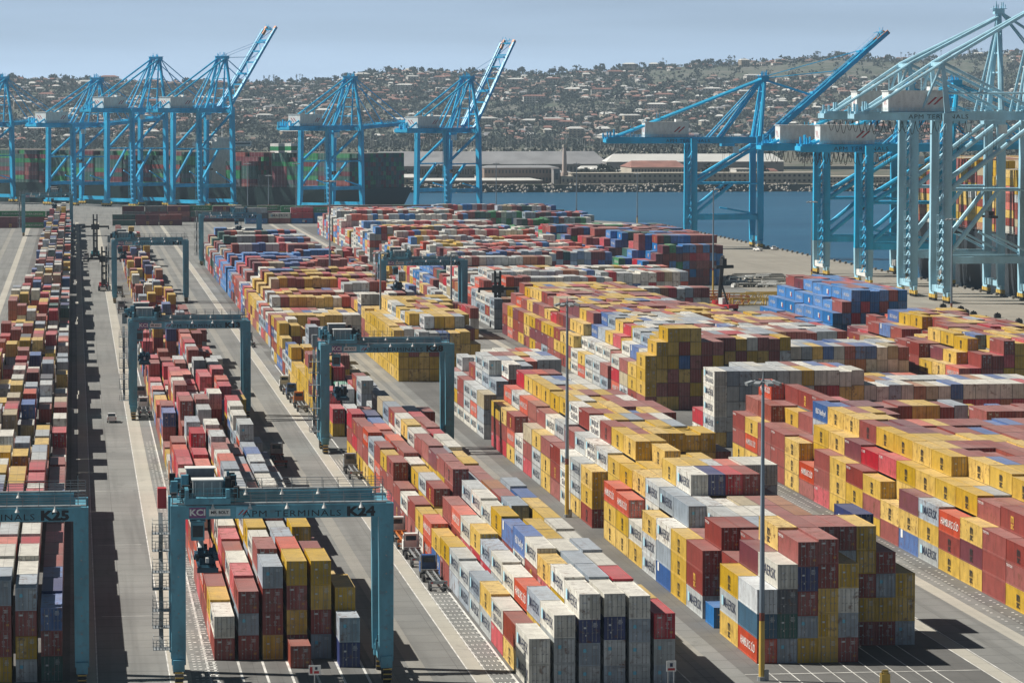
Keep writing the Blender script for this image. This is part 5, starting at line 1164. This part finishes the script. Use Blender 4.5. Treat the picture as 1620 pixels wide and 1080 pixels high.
def house_geo(mb, x, y, z, w_, d, h, rz, wi, ri, pane):
    c, s = math.cos(rz), math.sin(rz)
    def tr(v): return (x + v[0] * c - v[1] * s, y + v[0] * s + v[1] * c, z + v[2])
    e = 0.7; rh = min(w_, d) * 0.22
    mb.add([tr(v) for v in ((-w_ / 2, -d / 2, -4), (w_ / 2, -d / 2, -4), (w_ / 2, d / 2, -4), (-w_ / 2, d / 2, -4), (-w_ / 2, -d / 2, h), (w_ / 2, -d / 2, h), (w_ / 2, d / 2, h), (-w_ / 2, d / 2, h))], BOXF, wi)
    mb.add([tr(v) for v in ((-w_ / 2 - e, -d / 2 - e, h), (w_ / 2 + e, -d / 2 - e, h), (w_ / 2 + e, d / 2 + e, h), (-w_ / 2 - e, d / 2 + e, h), (-w_ / 2 + w_ * .2, 0, h + rh), (w_ / 2 - w_ * .2, 0, h + rh))], [(0, 1, 5, 4), (1, 2, 5), (2, 3, 4, 5), (3, 0, 4), (0, 3, 2, 1)], ri)
    nf = max(1, int(h / 3.2)); nb = max(2, int(w_ / 5))
    for f in range(nf):
        for k in range(nb):
            cx = -w_ / 2 + w_ * (k + 0.5) / nb; z0 = h * f / nf + h / nf * 0.3; z1 = z0 + h / nf * 0.42; ww = w_ / nb * 0.28
            mb.add([tr(v) for v in ((cx - ww, -d / 2 - 0.06, z0), (cx + ww, -d / 2 - 0.06, z0), (cx + ww, -d / 2 - 0.06, z1), (cx - ww, -d / 2 - 0.06, z1))], [(0, 1, 2, 3)], pane)
MATS = WALL + ROOF + [B['pane']]
spots = []
tries = 0
occ = set()
while len(spots) < 2100 and tries < 20000:
    tries += 1
    f = q.random() ** 0.9; Y = YB + 60 + (YR - YB - 40) * f; px = q.uniform(-30, 1650); X = (px - VPX) * Y / FPX
    if hn(X, Y, 260, 4.0) > 0.55: continue
    if 1030 < px < 1620 and 0.72 < f < 0.93 and hn(X, Y, 420, 2.0) > -0.45: continue                # green open slope
    k = (int(X / 17), int(Y / 24))
    if k in occ: continue
    occ.add(k); spots.append((px, f, X, Y))
hs_ = []
for px, f, X, Y in spots:
    big = q.random() < 0.035
    w_ = q.uniform(20, 42) if big else q.uniform(8, 16); d = q.uniform(9, 15); h = q.uniform(8, 14) if big else q.choice([3.2, 3.6, 5.8, 6.4])
    hs_.append((w_ * h / Y ** 2, X, Y, w_, d, h, q.uniform(-0.5, 0.5), q.randrange(6), q.randrange(5) if not big else q.choice([0, 1, 1])))
hs_.sort(key=lambda r: -r[0])
rest = MB()
for i, (_, X, Y, w_, d, h, rz, wi, ri) in enumerate(hs_):
    z = terrain(X, Y)
    if i < 300:
        mb = MB(); house_geo(mb, 0, 0, 0, w_, d, h, 0, 0, 1, 2); o = mb.build('hillside_house', [WALL[wi], ROOF[ri], B['pane']], None, (X, Y, z)); o.rotation_euler = (0, 0, rz)
        kind = 'apartment block' if h > 7 else 'house'
        tag(o, '%s %s with a %s roof among the trees on the far hillside' % (WN[wi], kind, RN[ri]), 'house', 'houses on the far hillside')
    else: house_geo(rest, X, Y, z, w_, d, h, rz, wi, 6 + ri, 11)
tag(rest.build('hillside_town', MATS, kind='stuff'), 'mass of small pale houses with red and grey roofs covering the hillside', 'houses')
# trees: leaf clumps on a trunk, dark and lighter, colours paled to blue-grey to imitate haze
leaf = []
for nm, c1 in (('hazed_dark_foliage', (0.036, 0.050, 0.043)), ('hazed_mid_foliage', (0.052, 0.068, 0.054)), ('hazed_olive_foliage', (0.074, 0.086, 0.068))): leaf.append(paint(nm, c1, 0.9, 0.4, 0.3, stretch=(1, 1, 1)))
BARK = paint('bark', (0.10, 0.075, 0.055), 0.9)
def crown_geo(mb, x, y, z, r, h, n, q, ml, mi=None, leafy=1.0):
    for k in range(n):
        a, u, w_ = q.uniform(0, 6.283), q.random() ** 0.5, q.uniform(-0.4, 1)
        cx, cy, cz = x + r * u * math.cos(a) * 0.9, y + r * u * math.sin(a) * 0.9, z + h * (0.45 + 0.45 * w_ * math.sqrt(max(0, 1 - u * u * 0.8)))
        s = r * q.uniform(0.22, 0.42) * leafy; m_ = q.randrange(ml) if mi is None else mi
        ds = [Vector((q.gauss(0, 1), q.gauss(0, 1), q.gauss(0, 1))).normalized() * s * q.uniform(.6, 1.2) for _ in range(6)]
        c = Vector((cx, cy, cz))
        vs = [c + ds[i] for i in range(6)]
        mb.add(vs, [(0, 1, 2), (3, 4, 5), (0, 2, 4), (1, 3, 5), (0, 3, 4), (1, 2, 5)], m_)
wood = MB(); q = random.Random(15); cnt = 0
for i in range(15000):
    f = q.random() ** 0.8; Y = YB - 20 + (YR - YB + 60) * f; px = q.uniform(-40, 1660); X = (px - VPX) * Y / FPX
    if 1030 < px < 1620 and 0.72 < f < 0.93 and q.random() < 0.9: continue
    r = q.uniform(4, 9) if q.random() < 0.75 else q.uniform(8, 14); z = terrain(X, Y)
    crown_geo(wood, X, Y, z - r * 0.5, r, r * q.uniform(1.4, 2.0), 7, q, 3)
for i in range(1900):
    px = q.uniform(-40, 1660); Y = q.uniform(YB - 120, YB + 120) if i < 900 else q.uniform(3650, YB); X = (px - VPX) * Y / FPX; r = q.uniform(4, 9); crown_geo(wood, X, Y, 2, r, r * 2, 9, q, 3)
tag(wood.build('hillside_trees', leaf, kind='stuff'), 'dark green trees filling the gaps between the hillside houses', 'trees')
def tree(X, Y, z, r, h, label, grp, q, n=46):
    t = thing('tree', label, 'tree', (X, Y, z), 0, grp); mb = MB(); mb.cyl((0, 0, -2), (0, 0, h * 0.6), r * 0.09, r * 0.05, 7)
    for k in range(4): a = q.uniform(0, 6.28); mb.cyl((0, 0, h * 0.3), (r * 0.6 * math.cos(a), r * 0.6 * math.sin(a), h * 0.7), r * 0.05, r * 0.02, 5)
    mb.build('trunk', BARK, t); mb = MB(); crown_geo(mb, 0, 0, h * 0.12, r, h * 0.95, n, q, 3); mb.build('crown', leaf, t)
def palm(X, Y, z, h, label, grp, q):
    t = thing('palm_tree', label, 'palm', (X, Y, z), 0, grp); mb = MB(); lx = q.uniform(-.6, .6); mb.cyl((0, 0, -1), (lx, 0, h), 0.45, 0.3, 6); mb.build('trunk', BARK, t); mb = MB()
    for k in range(26):
        a = q.uniform(0, 6.28); e = q.uniform(-0.7, 1.1); ln = q.uniform(2.2, 3.3); c = Vector((lx, 0, h)); d = Vector((math.cos(a) * math.cos(e), math.sin(a) * math.cos(e), math.sin(e))); sd = d.cross(Vector((0, 0, 1))).normalized() * 0.5
        m_ = c + d * ln * 0.6; e_ = c + d * ln + Vector((0, 0, -0.9)); mb.add([c, m_ + sd, e_, m_ - sd], [(0, 1, 2, 3)])
    mb.build('crown', leaf[0], t)
q = random.Random(31)
for i in range(95):
    px = q.uniform(-10, 1630) if i > 30 else q.choice([455, 490, 560, 590, 620, 655, 760, 830, 1010, 1060, 1110, 1180, 30, 60, 120]) + q.uniform(-18, 18); X = (px - VPX) * YR / FPX; r = q.uniform(4.5, 9.5)
    tree(X, YR + q.uniform(-40, 20), terrain(X, YR) - 1, r, r * q.uniform(1.5, 2.1), 'rounded dark tree standing on the skyline of the hill', 'trees on the skyline', q)
for i in range(60):
    px = q.choice([420, 428, 436, 470, 880, 915, 1050, 1160, 1172, 1300, 1440, 1452, 1460, 1466, 1475, 1490, 1500, 1540, 1556, 1570, 1590, 1600]) + q.uniform(-6, 6); X = (px - VPX) * YR / FPX
    palm(X, YR + q.uniform(-20, 20), terrain(X, YR), q.uniform(13, 20), 'thin palm silhouetted on the skyline of the hill', 'palms on the skyline', q)
for i in range(70):
    px = q.uniform(590, 1290); Y = q.uniform(SHY + 620, 3700); palm((px - VPX) * Y / FPX, Y, 2, q.uniform(9, 15), 'thin palm on the flat far shore below the hill', 'palms on the far shore', q)
for px, y in ((755, 0), (760, 60), (845, 90), (865, 80), (918, 70), (930, 110), (945, 70), (958, 90), (972, 75), (690, 90), (1150, 130), (700, 120), (1105, 100), (1125, 95), (640, 85), (1215, 90)):
    Y = SHY + 60 + y; r = q.uniform(4, 7); tree((px - VPX) * Y / FPX, Y, 2, r, r * 1.9, 'bushy dark tree behind the low buildings of the far shore', 'trees on the far shore', q)
for i in range(120):                                # masts of the marina
    px = q.uniform(420, 1240); Y = q.uniform(4300, 4800); X = (px - VPX) * Y / FPX; mb = MB(); mb.cyl((0, 0, 2), (0, 0, q.uniform(14, 24)), 0.22, 0.12, 5)
    mb.add([(-1.6, -5, 0), (1.6, -5, 0), (1.6, 3, 0), (0, 6, 0), (-1.6, 3, 0), (-1.8, -5, 1.8), (1.8, -5, 1.8), (1.8, 3, 1.8), (0, 7, 2), (-1.8, 3, 1.8)], [(4, 3, 2, 1, 0), (5, 6, 7, 8, 9), (0, 1, 6, 5), (1, 2, 7, 6), (2, 3, 8, 7), (3, 4, 9, 8), (4, 0, 5, 9)]); mb.cyl((0, 0, 3.2), (0, -4.5, 3.0), 0.15, n=5)
    tag(mb.build('sailboat', B['white'], None, (X, Y, 2.4)), 'small white sailboat with a bare mast in the far marina', 'sailboat', 'sailboats in the marina')
# ------------------------------------------------------------------ air
hz = MB(); hz.box(700, 4300, -8, 5200, 9400, 260); hm_ = bpy.data.materials.new('haze'); hm_.use_nodes = True
nt = hm_.node_tree; nt.nodes.remove(nt.nodes['Principled BSDF']); pv = nt.nodes.new('ShaderNodeVolumePrincipled'); pv.inputs['Color'].default_value = (0.62, 0.82, 1.0, 1); pv.inputs['Density'].default_value = 0.000045
nt.links.new(pv.outputs[0], nt.nodes['Material Output'].inputs['Volume'])
hz.build('haze', hm_, kind='stuff')
